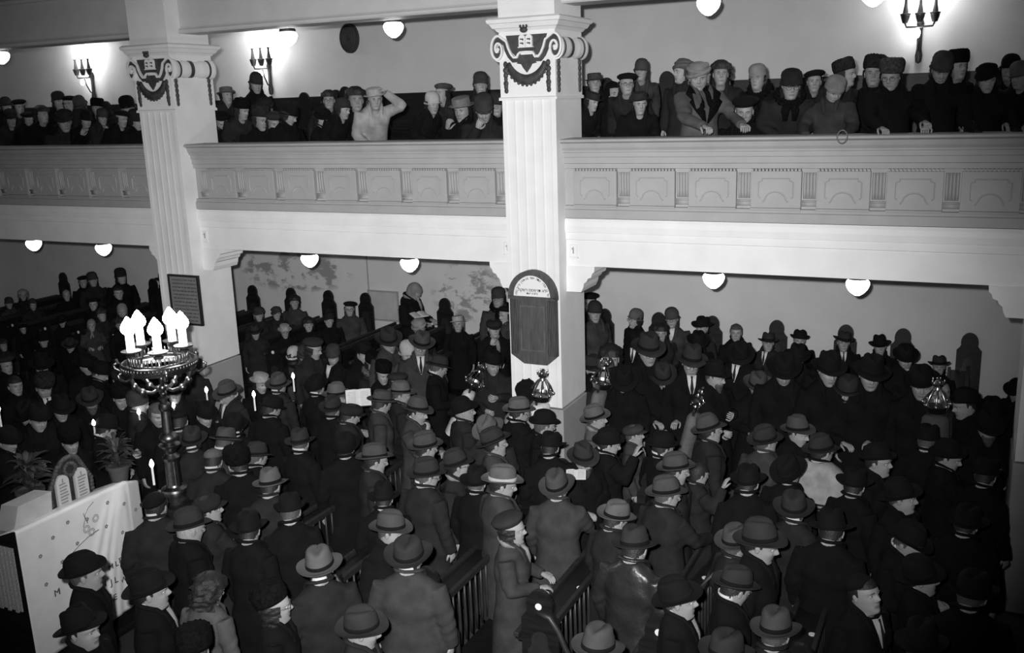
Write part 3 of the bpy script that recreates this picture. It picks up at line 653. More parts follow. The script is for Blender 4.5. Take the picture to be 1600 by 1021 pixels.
# ------------------------------------------------------------------ people: geometry
def remesh(me, voxel, smooth=2):
    o = bpy.data.objects.new('tmp', me); COL.objects.link(o)
    m = o.modifiers.new('r', 'REMESH'); m.mode = 'VOXEL'; m.voxel_size = voxel
    if smooth: s = o.modifiers.new('s', 'SMOOTH'); s.iterations = smooth; s.factor = .6
    dg = bpy.context.evaluated_depsgraph_get(); dg.update()
    ev = o.evaluated_get(dg).to_mesh(); n = len(ev.vertices); V = np.empty(n * 3); ev.vertices.foreach_get('co', V)
    F = [tuple(p.vertices) for p in ev.polygons]; bpy.data.objects.remove(o); return V.reshape(-1, 3), F
POST = dict(st=dict(lean=0, drop=0), ln=dict(lean=26, drop=0), si=dict(lean=2, drop=.43), sl=dict(lean=26, drop=.43))
def rotx(p, c, a):
    p = np.asarray(p, float) - c; s_, k = math.sin(a), math.cos(a)
    return np.stack([p[..., 0], p[..., 1] * k - p[..., 2] * s_, p[..., 1] * s_ + p[..., 2] * k], -1) + c
def xf(post):
    P = POST[post]; a = math.radians(P['lean'])
    def f(p):   # upper body: bend forward over the hip, then lower when seated
        p = np.asarray(p, float); hip = np.array([0, 0, .93]); w_ = np.clip((p[..., 2] - .85) / .25, 0, 1)
        q = rotx(p, hip, a); r = p * (1 - w_[..., None]) + q * w_[..., None]; r[..., 2] -= P['drop']; return r
    return f
ARMS = dict(
    down=((.25, .03, 1.14), (.25, -.05, .90), (-.25, .03, 1.14), (-.25, -.05, .90)),
    rest=((.25, -.03, 1.15), (.12, -.26, 1.13), (-.25, -.03, 1.15), (-.12, -.26, 1.13)),
    chin=((.25, -.03, 1.15), (.05, -.27, 1.14), (-.21, -.17, 1.14), (-.075, -.185, 1.40)),
    hold=((.26, -.05, 1.15), (.08, -.27, 1.22), (-.26, -.02, 1.12), (-.06, -.27, 1.06)),
    reach=((.25, .0, 1.14), (.24, -.1, .92), (-.24, -.14, 1.20), (-.16, -.42, 1.12)),
    over=((.25, -.22, 1.17), (.19, -.50, 1.085), (-.25, -.22, 1.17), (-.19, -.50, 1.085)),
    candle=((.25, .02, 1.14), (.14, -.2, 1.05), (-.22, -.12, 1.15), (-.10, -.33, 1.28)),
    up=((.25, .02, 1.14), (.22, -.12, .95), (-.30, -.05, 1.28), (-.24, -.20, 1.50)),
    head=((.34, -.10, 1.52), (.12, -.06, 1.70), (-.25, -.1, 1.12), (-.10, -.30, 1.0)))
def limbs(post, arms):
    f = xf(post); A = [np.array(p) for p in ARMS[arms]]
    out = []
    for sg, e, w_ in ((1, A[0], A[1]), (-1, A[2], A[3])):
        sh = np.array([sg * .175, .01, 1.40]); out.append((f(sh), f(e), f(w_)))
    d = POST[post]['drop']; legs = []
    for sg in (1, -1):
        if d: legs.append([(sg * .10, 0, .93 - d), (sg * .12, -.26, .93 - d + .0), (sg * .12, -.18, .08), (sg * .12, -.26, .05)])
        else: legs.append([(sg * .095, 0, .92), (sg * .105, -.02, .5), (sg * .105, .02, .08), (sg * .12, -.12, .045)])
    return out, legs
def midpts(a, b, c, n=5):
    a, b, c = map(np.asarray, (a, b, c)); return [a + (b - a) * t for t in np.linspace(0, .85, n)] + [a * .02 + b * .96 + c * .02] + [b + (c - b) * t for t in np.linspace(.15, 1, n)]
_coat = {}
def coat_mesh(post, arms, sex):
    key = (post, arms, sex)
    if key in _coat: return _coat[key]
    f = xf(post); L, legs = limbs(post, arms); b = MB(); a = np.arange(28) * 2 * math.pi / 28
    d = POST[post]['drop']; W = 1.07 if sex == 'm' else .99
    prof = [(.93, .195, .150, 0), (1.02, .185, .145, -.005), (1.10, .18, .14, -.005), (1.18, .19, .143, -.01), (1.27, .20, .148, -.012), (1.34, .20, .138, -.008), (1.395, .19, .118, .0), (1.435, .155, .098, .006), (1.465, .11, .082, .01), (1.49, .084, .074, .01), (1.505, .074, .066, .01)]
    if sex == 'f': prof = [(z, x * .97, y * (1.1 if 1.1 < z < 1.36 else 1), c) for z, x, y, c in prof]
    if not d: prof = [(.36, .26, .20, 0), (.60, .245, .19, 0), (.80, .22, .172, 0), (.90, .205, .16, 0)] + prof
    else: prof = [(.84, .20, .16, 0)] + prof
    R = [f(np.stack([x * W * np.sign(np.cos(a)) * np.abs(np.cos(a)) ** .85, y * np.sign(np.sin(a)) * np.abs(np.sin(a)) ** .9 + c, np.full(28, z)], 1)) for z, x, y, c in prof]
    b.rings(R)
    if d:
        b.tube([(.09, .04, .50), (.11, -.1, .50), (.12, -.22, .50)], [.15, .14, .12], 14); b.tube([(-.09, .04, .50), (-.11, -.1, .50), (-.12, -.22, .50)], [.15, .14, .12], 14)
        b.rings([np.stack([.26 * np.cos(a) * 1., -.18 + .13 * np.sin(a), np.full(28, z)], 1) for z in (.56, .45, .30, .2)])
    for sh, e, w_ in L:
        P = midpts(sh, e, w_); r = np.interp(np.linspace(0, 1, len(P)), [0, .25, .5, .8, 1], [.082, .075, .066, .058, .054]); b.tube(P, r, 12)
    V, F = remesh(b.mesh('tmp', WOOD, True), .0165, 3)
    N = np.zeros_like(V); 
    ff = np.array([q[:4] if len(q) >= 4 else (*q, q[-1]) for q in F]); n_ = np.cross(V[ff[:, 1]] - V[ff[:, 0]], V[ff[:, 2]] - V[ff[:, 0]])
    for k in range(4): np.add.at(N, ff[:, k], n_)
    N /= np.linalg.norm(N, axis=1)[:, None] + 1e-9
    x, y, z = V.T; ang = np.arctan2(y, x)
    h = .0045 * np.sin(5 * ang + 3 * np.sin(z * 5)) * np.clip((1.0 - z) / .3, 0, 1)
    for (sh, e, w_) in L:
        dd = np.linalg.norm(V - e, axis=1); h += .005 * np.exp(-(dd / .14) ** 2) * np.sin(60 * (z + .5 * x + .4 * y))
    h += .005 * np.sin(15 * z + 7 * x + 2 * np.sin(5 * z)) * np.sin(11 * x - 5 * z + 3 * y) 
    dz = np.linalg.norm(V - f(np.array([0, 0, 1.2])), axis=1); h += .003 * np.sin(28 * (z - .6 * abs(x))) * np.exp(-(dz / .2) ** 2)
    h += .004 * np.sin(np.clip((y + .09) * 70, -1.6, 1.6)) * 0
    V = V + N * h[:, None]
    m = MB().add(V, F); me = m.mesh('coat', cloth('d'), True); _coat[key] = me; return me
def headV(sex):
    zs = np.array([-.215, -.18, -.15, -.135, -.125, -.115, -.105, -.095, -.085, -.078, -.072, -.066, -.06, -.052, -.044, -.036, -.028, -.02, -.012, -.004, .004, .012, .02, .028, .04, .055, .07, .085, .097, .107, .113, .116])
    rx = np.interp(zs, [-.215, -.15, -.125, -.105, -.085, -.06, -.03, 0, .03, .06, .085, .1, .11, .116], [.068, .054, .052, .050, .058, .066, .072, .075, .076, .071, .058, .043, .026, .004])
    yf = np.interp(zs, [-.215, -.16, -.135, -.125, -.115, -.1, -.08, -.06, -.03, 0, .03, .06, .085, .1, .11, .116], [-.052, -.046, -.045, -.062, -.082, -.09, -.089, -.090, -.091, -.090, -.096, -.087, -.066, -.045, -.02, .008])
    yb = np.interp(zs, [-.215, -.15, -.11, -.08, -.05, -.02, .02, .06, .085, .1, .11, .116], [.066, .058, .062, .072, .086, .097, .100, .092, .074, .056, .034, .014])
    t = np.linspace(-1, 1, 41)[:-1]; ang = math.pi * (np.sign(t) * np.abs(t) ** 1.35)       # 0 = front, denser there
    V = []
    for z, r, a_, b_ in zip(zs, rx, yf, yb):
        c = (a_ + b_) * .5 + .008; sx = np.sin(ang); cy = np.cos(ang)
        x = r * np.sign(sx) * np.abs(sx) ** .92; y = np.where(cy > 0, c + (a_ - c) * np.abs(cy) ** .88, c + (b_ - c) * np.abs(cy))
        V.append(np.stack([x, y, np.full(40, z)], 1))
    V = np.array(V).reshape(-1, 3); x, y, z = V.T; fr = y < -.02
    def g(cx, cz, sx, sz): return np.exp(-((x - cx) / sx) ** 2 - ((z - cz) / sz) ** 2) * fr
    dy = 0
    dy = dy - (.010 * g(0, .0, .010, .02) + .022 * g(0, -.026, .0125, .013) + .012 * g(0, -.012, .010, .014) + .008 * (g(.012, -.031, .007, .007) + g(-.012, -.031, .007, .007)))
    dy = dy + .012 * (g(.031, .001, .015, .010) + g(-.031, .001, .015, .010)) - .006 * (g(.03, .022, .022, .006) + g(-.03, .022, .022, .006))
    dy = dy - .005 * (g(.042, -.03, .016, .016) + g(-.042, -.03, .016, .016)) - .006 * g(0, -.060, .020, .005) - .006 * g(0, -.073, .017, .005) + .005 * g(0, -.0665, .022, .0025) + .004 * g(0, -.083, .02, .005) - .006 * g(0, -.102, .018, .012)
    V[:, 1] += dy; n = 40; K = len(zs); F = []; mi = []
    for j in range(K - 1):
        for i in range(n):
            k = (i + 1) % n; F.append((j * n + i, j * n + k, (j + 1) * n + k, (j + 1) * n + i))
            c = V[[j * n + i, (j + 1) * n + k]].mean(0); mi.append(3 if (abs(c[0]) < .021 and -.078 < c[2] < -.056 and c[1] < -.07) else 0)
    F.append(tuple((K - 1) * n + i for i in range(n))); mi.append(0)
    return V, F, mi
HV, HF, HM = headV('m'); HS = 1.09
def add_head(b, R, c, rot):
    M = np.asarray(rot) * HS; T = lambda P: np.asarray(P) @ M.T + c
    # blend the neck so that its foot stays on the shoulders
    V = HV.copy(); w_ = np.clip((V[:, 2] + .215) / .09, 0, 1)[:, None]; w_ = w_ * w_ * (3 - 2 * w_)
    Vt = T(V) * w_ + (V @ np.asarray(R).T + c) * (1 - w_); n0 = b.n
    b.v.append(Vt); b.f += [tuple(i + n0 for i in q) for q in HF]; b.m += HM; b.n += len(Vt)
    def e(cc, r, mi, n=10, k=6, ro=None):
        q = MB().ell((0, 0, 0), r, n, k, rot=ro); b.add(T(np.concatenate(q.v) + np.array(cc)), q.f, mi)
    for s_ in (-1, 1):
        e((s_ * .0765, .008, -.010), (.008, .017, .030), 0, 10, 8); e((s_ * .080, .012, -.004), (.006, .013, .018), 0, 8, 5)
        e((s_ * .031, -.074, .001), (.0125, .0105, .0085), 4); e((s_ * .031, -.0835, .001), (.0055, .003, .0055), 5, 8, 4)
        q = MB().tube([(s_ * .014, -.096, .020), (s_ * .028, -.0985, .024), (s_ * .044, -.090, .020)], [.003, .0042, .003], 5); b.add(T(np.concatenate(q.v)), q.f, 6)
        q = MB().tube([(s_ * .019, -.083, .0075), (s_ * .031, -.0885, .0105), (s_ * .043, -.080, .0065)], [.0025, .003, .0025], 5); b.add(T(np.concatenate(q.v)), q.f, 0)
def add_hand(b, w_, e, mi=1, curl=.5, sg=1, palm=(0, 0, -1)):
    w_ = np.asarray(w_, float); d = w_ - np.asarray(e); d /= np.linalg.norm(d); pn = np.asarray(palm, float); pn -= pn.dot(d) * d
    if np.linalg.norm(pn) < .1: pn = np.array([0, -1., 0]); pn -= pn.dot(d) * d
    pn /= np.linalg.norm(pn); sd = np.cross(pn, d) * sg
    w_ = w_ - d * .015
    b.tube([w_, w_ + d * .03, w_ + d * .06, w_ + d * .095], [.026, .030, .036, .034], 8, mi, flat=.5) if False else None
    a = np.arange(10) * 2 * math.pi / 10; R = []
    for t, rw, rt in ((0, .025, .020), (.025, .028, .019), (.05, .036, .017), (.085, .040, .015), (.10, .036, .012)): R.append(w_ + d * t + rw * np.outer(np.cos(a), sd) + rt * np.outer(np.sin(a), pn))
    b.rings(R, mi)
    for k, (o_, L_) in enumerate(((-.029, .062), (-.010, .075), (.010, .078), (.029, .068))):
        p0 = w_ + d * .085 + sd * o_; q = [p0]; ang = .15
        for s_, l in enumerate((.42, .33, .25)):
            ang += curl * (.5, .9, .7)[s_]; q.append(q[-1] + L_ * l * (d * math.cos(ang) + pn * math.sin(ang)))
        b.tube(q, [.0098, .0092, .0085, .0065], 6, mi)
    p0 = w_ + d * .02 + sd * .026; q = [p0, p0 + sd * .026 + d * .024 + pn * .008, p0 + sd * .034 + d * .052 + pn * .018, p0 + sd * .028 + d * .072 + pn * .03 * (1 + curl)]
    b.tube(q, [.013, .0115, .010, .0075], 6, mi)
HB = np.array([0, -.018, 1.605])     # head centre of the upright body
_body = {}
def body_mesh(post, arms, yaw, pitch, sex, roll=0):
    key = (post, arms, yaw, pitch, roll)
    if key in _body: return _body[key]
    f = xf(post); L, legs = limbs(post, arms); b = MB(); a = np.arange(16) * 2 * math.pi / 16
    b.rings([f(np.stack([x * np.cos(a), y * np.sin(a), np.full(16, z)], 1)) for z, x, y in ((.84, .15, .11), (.95, .16, .12), (1.1, .145, .105), (1.25, .165, .115), (1.37, .16, .095), (1.42, .12, .08), (1.455, .062, .055))], 2)
    for sh, e, w_ in L: b.tube(midpts(sh, e, w_, 3), [.055, .052, .048, .042, .036, .032, .026], 8, 2)
    for lg in legs:
        b.tube([lg[0], (np.array(lg[0]) + lg[1]) / 2, lg[1], (np.array(lg[1]) + lg[2]) / 2, lg[2]], [.09, .08, .06, .055, .042], 8, 2)
        q = np.array(lg[2]); tq = np.array(lg[3]); dd = tq - q; dd[2] = 0; dd /= np.linalg.norm(dd) + 1e-9
        b.ell(q + dd * .07 + np.array([0, 0, -q[2] + .045]), (.045, .135, .045), 10, 6, 2)
    V, F = remesh(b.mesh('tmp', WOOD, True), .026, 1)
    b = MB().add(V, F, 2)
    lean = math.radians(POST[post]['lean']); Rb = Matrix.Rotation(lean * .75, 3, 'X'); c = f(HB) + np.array([0, -.0, 0])
    piv = f(np.array([0, .015, 1.52]))
    Rh = Matrix.Rotation(math.radians(yaw), 3, 'Z') @ Matrix.Rotation(math.radians(roll), 3, 'Y') @ Matrix.Rotation(math.radians(pitch), 3, 'X')
    c = piv + np.array(Rh @ Vector(HB - np.array([0, .015, 1.52])))
    if POST[post]['lean']: c = piv + np.array(Matrix.Rotation(lean * .6, 3, 'X') @ (Rh @ Vector(HB - np.array([0, .015, 1.52]))))
    add_head(b, np.asarray(Rb), c, np.asarray(Rh))
    if POST[post]['lean'] or pitch or yaw:      # solid neck bridging shoulders and skull
        b.tube([f(np.array([0, .01, 1.40])), piv, c + np.array(Rh @ Vector((0, .012, -.09)))], [.07, .056, .055], 12, 0)
    else: b.tube([(0, .01, 1.40), (0, .012, 1.5), (0, .01, 1.56)], [.07, .056, .05], 12, 0)
    cur = dict(over=.8, down=.45, rest=.5, chin=.9, hold=.8, reach=.25, candle=1.5, up=.25, head=.5)[arms]
    pm = dict(over=((0, 0, -1), (0, 0, -1)), down=((-1, 0, 0), (1, 0, 0)), rest=((0, 0, -1), (0, 0, -1)), chin=((0, 0, -1), (0, 1, 0)), hold=((0, 1, 0), (0, 1, 0)), reach=((-1, 0, 0), (0, 0, -1)), candle=((0, 1, 0), (1, 0, 0)), up=((-1, 0, 0), (0, -1, .2)), head=((0, 0, -1), (0, 0, -1)))[arms]
    for i, (sh, e, w_) in enumerate(L): add_hand(b, w_, e, 1, cur, (1 if i == 0 else -1) * (-1), pm[i])
    me = b.mesh('person', [SKIN, SKIN, DARKCLOTH, LIP, EYEW, PUP, BROW], True)
    hm = Matrix.Translation(Vector(c)) @ Rh.to_4x4() @ Matrix.Scale(HS, 4); _body[key] = (me, hm, c); return _body[key]
# ---- things worn on the head, all in head coordinates
def crown_rings(prof, n=28, cx=0, cy=.006):
    a = np.arange(n) * 2 * math.pi / n; return [np.stack([x * np.cos(a) + cx, y * np.sin(a) + cy, np.full(n, z)], 1) for z, x, y in prof]
def brim(b, wx, wy, z, side, front, back, rx=.086, ry=.106, th=.005, n=36, cy=.006, edge=.0):
    a = np.arange(n) * 2 * math.pi / n; R = []
    for t in (0, .35, .7, 1.):
        x = (rx + (wx - rx) * t) * np.cos(a); y = (ry + (wy - ry) * t) * np.sin(a) + cy
        R.append(np.stack([x, y, z + t * t * (side * np.cos(a) ** 2 + np.where(np.sin(a) < 0, front, back) * np.sin(a) ** 2)], 1))
    lo = [r - np.array([0, 0, th]) for r in R]
    R[-1][:, 2] += edge; b.rings(R + lo[::-1], closed=True)
def hatmeshes():
    G = {}
    F = dict(F='felt', B='felt', C='wool', K='felt', P='felt', U='fur', T='felt', L='felt', N='wool', R='wool', W='straw', S='wool')
    def crease(V, z0=.12):
        x, y, z = V.T; k = np.clip((z - z0) / .03, 0, 1); V[:, 2] -= k * .026 * np.exp(-(x / .024) ** 2) * np.clip(1.1 - (y + .02) ** 2 * 30, 0, 1)
        p = np.exp(-((y + .075) / .03) ** 2) * np.clip((z - .09) / .04, 0, 1); V[:, 0] -= np.sign(x) * p * .014; return V
    def fedora(seed, sd, fr_, bk_, h, tap):
        b = MB(); R = crown_rings([(.035, .086, .106), (.05, .0865, .1065), (.09, .082, .102), (.12, .077 * tap, .097 * tap), (.14 * h, .073 * tap, .092 * tap), (.152 * h, .062 * tap, .08 * tap), (.158 * h, .042, .06), (.158 * h, .02, .03), (.157 * h, .002, .003)])
        R = [crease(r, .118 * h) for r in R]; b.rings(R, cap=True); brim(b, .142, .162, .037, sd, fr_, bk_)
        return b.mesh('hat', felt('d'), True, 60)
    G['F'] = [fedora(0, .022, -.012, .006, 1., 1), fedora(1, .014, -.02, .012, 1.03, .96), fedora(2, .03, .0, .01, .97, 1.03)]
    bd = MB(); bd.rings(crown_rings([(.040, .0875, .1075), (.041, .0885, .1085), (.066, .0865, .1065), (.067, .0845, .1045)])); G['band'] = bd.mesh('hat_band', felt('k'), True)
    b = MB(); b.rings([crease(r, .125) * np.array([1, 1, 1]) for r in crown_rings([(.035, .086, .106), (.06, .088, .108), (.10, .086, .105), (.13, .078, .095), (.147, .062, .078), (.156, .04, .055), (.158, .003, .004)])]); brim(b, .128, .148, .037, .030, .004, .012, edge=.008); G['B'] = [b.mesh('hat', felt('k'), True, 60)]
    b = MB(); R = crown_rings([(.03, .088, .104), (.05, .098, .116), (.075, .100, .118), (.095, .09, .105), (.108, .065, .08), (.113, .03, .035), (.114, .002, .003)], cy=.0); R = [r + np.array([0, -.012, -.0]) * i for i, r in enumerate(R)] if False else R
    b.rings(R); a = np.linspace(math.pi * 1.15, math.pi * 1.85, 14); P0 = np.stack([.085 * np.cos(a), .098 * np.sin(a), np.full(14, .038)], 1); P1 = np.stack([.08 * np.cos(a), .098 * np.sin(a) - .055 * np.sin((a - a[0]) / (a[-1] - a[0]) * math.pi), np.full(14, .022)], 1)
    V = np.concatenate([P0, P1, P0 - (0, 0, .006), P1 - (0, 0, .006)]); Fq = []
    for i in range(13): Fq += [(i, i + 1, 15 + i, 14 + i), (28 + i, 42 + i, 43 + i, 29 + i), (14 + i, 15 + i, 43 + i, 42 + i)]
    b.add(V, Fq); b.ell((0, 0, .114), (.008, .008, .005), 8, 4); G['C'] = [b.mesh('cap', cloth('m'), True, 70)]
    b = MB(); b.rings(crown_rings([(.055, .083, .095), (.085, .076, .088), (.108, .055, .065), (.122, .025, .03), (.125, .002, .003)], cy=.012)); G['K'] = [b.mesh('skullcap', felt('k'), True)]
    b = MB(); R = crown_rings([(.045, .084, .100), (.055, .086, .102), (.07, .115, .125), (.092, .122, .132), (.112, .10, .11), (.124, .06, .07), (.127, .004, .005)]); R = [r + np.array([.012, .008, 0]) * (i / 3.) for i, r in enumerate(R)]; b.rings(R); b.tube([(.02, .02, .125), (.024, .02, .14)], .003, 5); G['P'] = [b.mesh('beret', felt('k'), True)]
    b = MB(); pr = [(.03, .088, .106), (.045, .100, .118), (.08, .104, .122), (.12, .104, .121), (.15, .098, .114), (.165, .08, .095), (.17, .04, .05), (.168, .003, .004)]; R = crown_rings(pr, 36); R = [r * (1 + .035 * np.sin(np.arange(36) * 2.7 + i * 1.9))[:, None] if 0 < i < 6 else r for i, r in enumerate(R)]; b.rings(R); G['U'] = [b.mesh('fur_hat', fur('k'), True)]
    b = MB(); b.rings(crown_rings([(.035, .088, .105), (.04, .09, .107), (.15, .094, .11), (.158, .09, .105), (.16, .03, .04), (.16, .003, .004)]))
    for i in range(8): t = i * math.pi / 4; b.ell((.075 * math.cos(t), .09 * math.sin(t), .162), (.014, .014, .012), 8, 5)
    b.ell((0, 0, .17), (.02, .02, .018), 8, 6); G['T'] = [b.mesh('tall_hat', felt('k'), True, 50)]
    b = MB(); b.rings(crown_rings([(.0, .088, .106), (.03, .09, .108), (.07, .09, .107), (.10, .084, .10), (.13, .066, .08), (.146, .04, .05), (.152, .003, .004)])); brim(b, .108, .128, .012, -.008, .014, -.02, rx=.088, ry=.107); G['L'] = [b.mesh('cloche_hat', felt('m'), True, 60)]
    b = MB(); R = crown_rings([(.005, .088, .106), (.03, .092, .11), (.045, .094, .112), (.05, .088, .106), (.09, .092, .108), (.125, .084, .098), (.15, .06, .07), (.16, .03, .036), (.162, .003, .004)], 40); R = [r * np.where(np.arange(40) % 2 == 0, 1.02, .985)[:, None] ** np.array([[1, 1, 0]]) for r in R]; b.rings(R); G['N'] = [b.mesh('knitted_hat', cloth('m'), True, 80)]
    b = MB(); b.rings(crown_rings([(.02, .086, .104), (.06, .09, .108), (.10, .086, .102), (.13, .068, .082), (.145, .035, .04), (.148, .003, .004)]))
    for i, (z, tl, r) in enumerate(((.045, .25, .022), (.07, -.2, .02), (.095, .15, .018))):
        a = np.linspace(0, 2 * math.pi, 25)[:-1]; b.tube(np.stack([(.088 - .006 * i) * np.cos(a), (.104 - .006 * i) * np.sin(a) + .004, z + tl * .1 * np.cos(a) + .012 * np.sin(a)], 1), r, 8, closed=True)
    G['R'] = [b.mesh('turban_hat', cloth('m'), True)]
    b = MB(); b.rings(crown_rings([(.03, .088, .106), (.06, .092, .11), (.11, .088, .104), (.118, .07, .085), (.12, .003, .004)])); brim(b, .13, .15, .032, .006, .03, -.006); G['W'] = [b.mesh('brimmed_hat', straw('g'), True, 50)]
    def shell(off, facez, fx, low, nz=18, nx=36, noise=0, vol=0, side=None, top=None):
        b = MB(); zs = np.linspace(low, .119, nz); rx = np.interp(zs, [-.2, -.15, -.125, -.085, -.06, -.03, 0, .03, .06, .085, .1, .11, .119], [.07, .06, .064, .068, .072, .075, .077, .077, .072, .06, .046, .03, .004])
        yf = np.interp(zs, [-.2, -.12, -.06, 0, .03, .06, .085, .1, .11, .119], [-.06, -.085, -.092, -.092, -.094, -.087, -.068, -.047, -.02, .006]); yb = np.interp(zs, [-.2, -.11, -.05, -.02, .02, .06, .085, .1, .11, .119], [.075, .075, .09, .099, .102, .094, .076, .058, .036, .016])
        V = []; keep = []; NZ = rng.random((nz, nx)); NZ = (NZ + np.roll(NZ, 1, 1) + np.roll(NZ, -1, 1) + np.roll(NZ, 1, 0) + np.roll(NZ, 1, (0, 1))) / 5; NZ = np.clip((NZ - .5) * 2.4 + .5, 0, 1)
        for j in range(nz):
            for i in range(nx):
                t = 2 * math.pi * i / nx; s_, c_ = math.sin(t), math.cos(t); cc = (yf[j] + yb[j]) / 2 + .008; o_ = off + vol * NZ[j, i] * noise * (1 if j < nz - 3 else .4)
                x = (rx[j] + o_) * s_; y = cc + ((cc - yf[j]) + o_) * -c_ if c_ > 0 else cc + ((yb[j] - cc) + o_ * 1.3) * -c_
                V.append((x, y, zs[j] + ((off + .3 * vol * noise) * 1.2 * max(0, (zs[j] - .05) / .069) ** .7 if zs[j] > .05 else 0))); keep.append((c_ > math.cos(min(fx + .3 * max(0, -zs[j]) / .1, 3)) and zs[j] < facez) or (side is not None and c_ > -.75 and zs[j] < side + (low - side) * max(0, min(1, (-.1 - c_) / .65))))
        F = []
        for j in range(nz - 1):
            for i in range(nx):
                q = (j * nx + i, j * nx + (i + 1) % nx, (j + 1) * nx + (i + 1) % nx, (j + 1) * nx + i)
                if sum(keep[k] for k in q) < 3 and not (top is not None and zs[j + 1] > top): F.append(q)
        if top is None: F.append(tuple((nz - 1) * nx + i for i in range(nx)))
        par = list(range(len(V)))
        def fnd(q):
            while par[q] != q: par[q] = par[par[q]]; q = par[q]
            return q
        for q in F:
            for k in q[1:]: par[fnd(k)] = fnd(q[0])
        from collections import Counter
        big = Counter(fnd(q[0]) for q in F).most_common(1)[0][0]; F = [q for q in F if fnd(q[0]) == big]
        used = sorted({k for q in F for k in q}); mp_ = {k: n for n, k in enumerate(used)}
        return b.add([V[k] for k in used], [tuple(mp_[k] for k in q) for q in F])
    b = shell(.012, .055, .95, -.19, 22); b.ell((0, -.075, -.145), (.03, .022, .022), 10, 6); b.tube([(.0, -.08, -.15), (.03, -.11, -.22), (.04, -.12, -.28)], [.02, .026, .012], 8, flat=.5); b.tube([(.0, -.08, -.15), (-.03, -.11, -.22), (-.03, -.12, -.29)], [.02, .026, .012], 8, flat=.5); G['S'] = [b.mesh('headscarf', cloth('l'), True)]
    G['hm'] = shell(.004, .055, 1.35, -.072, 20, 44, side=-.008).mesh('hair', HAIRM['k'], True)      # short back and sides
    G['hmf'] = shell(.006, .062, 1.2, -.075, 20, 44, 1, .006, side=-.015).mesh('hair', HAIRM['k'], True)
    G['hf'] = shell(.012, .058, 1.15, -.13, 20, 44, 1, .02).mesh('hair', HAIRM['k'], True)
    G['hfh'] = shell(.010, .05, 1.15, -.125, 22, 44, 1, .016, top=.045).mesh('hair', HAIRM['k'], True)
    G['hch'] = shell(.014, .05, 1.2, -.12, 24, 52, 1, .03, top=.04).mesh('hair', HAIRM['k'], True)
    G['hc'] = shell(.02, .06, 1.2, -.12, 22, 52, 1, .034).mesh('hair', HAIRM['k'], True)
    b = MB()
    for s_ in (-1, 1):
        a = np.linspace(0, 2 * math.pi, 17)[:-1]; b.tube(np.stack([s_ * .033 + .021 * np.cos(a), np.full(16, -.102) + .0 * a, .0 + .017 * np.sin(a)], 1), .0022, 5, closed=True); b.tube([(s_ * .054, -.10, .004), (s_ * .074, -.06, .006), (s_ * .08, .01, .004)], .0018, 4)
    b.tube([(-.012, -.103, .003), (0, -.106, .006), (.012, -.103, .003)], .002, 4); G['g'] = b.mesh('glasses', IRON, True)
    b = MB(); a = np.arange(16) * 2 * math.pi / 16
    b.rings([np.stack([rx_ * np.cos(a), cy + ry_ * np.sin(a), np.full(16, z) + .02 * np.cos(a) ** 2], 1) for z, rx_, ry_, cy in ((-.062, .055, .03, -.066), (-.08, .062, .04, -.06), (-.105, .055, .042, -.062), (-.135, .04, .032, -.075), (-.165, .02, .018, -.085), (-.175, .004, .004, -.088))])
    b.tube([(-.032, -.092, -.066), (0, -.103, -.054), (.032, -.092, -.066)], [.005, .009, .005], 6); G['b'] = b.mesh('beard', HAIRM['g'], True)
    return G
G = hatmeshes()
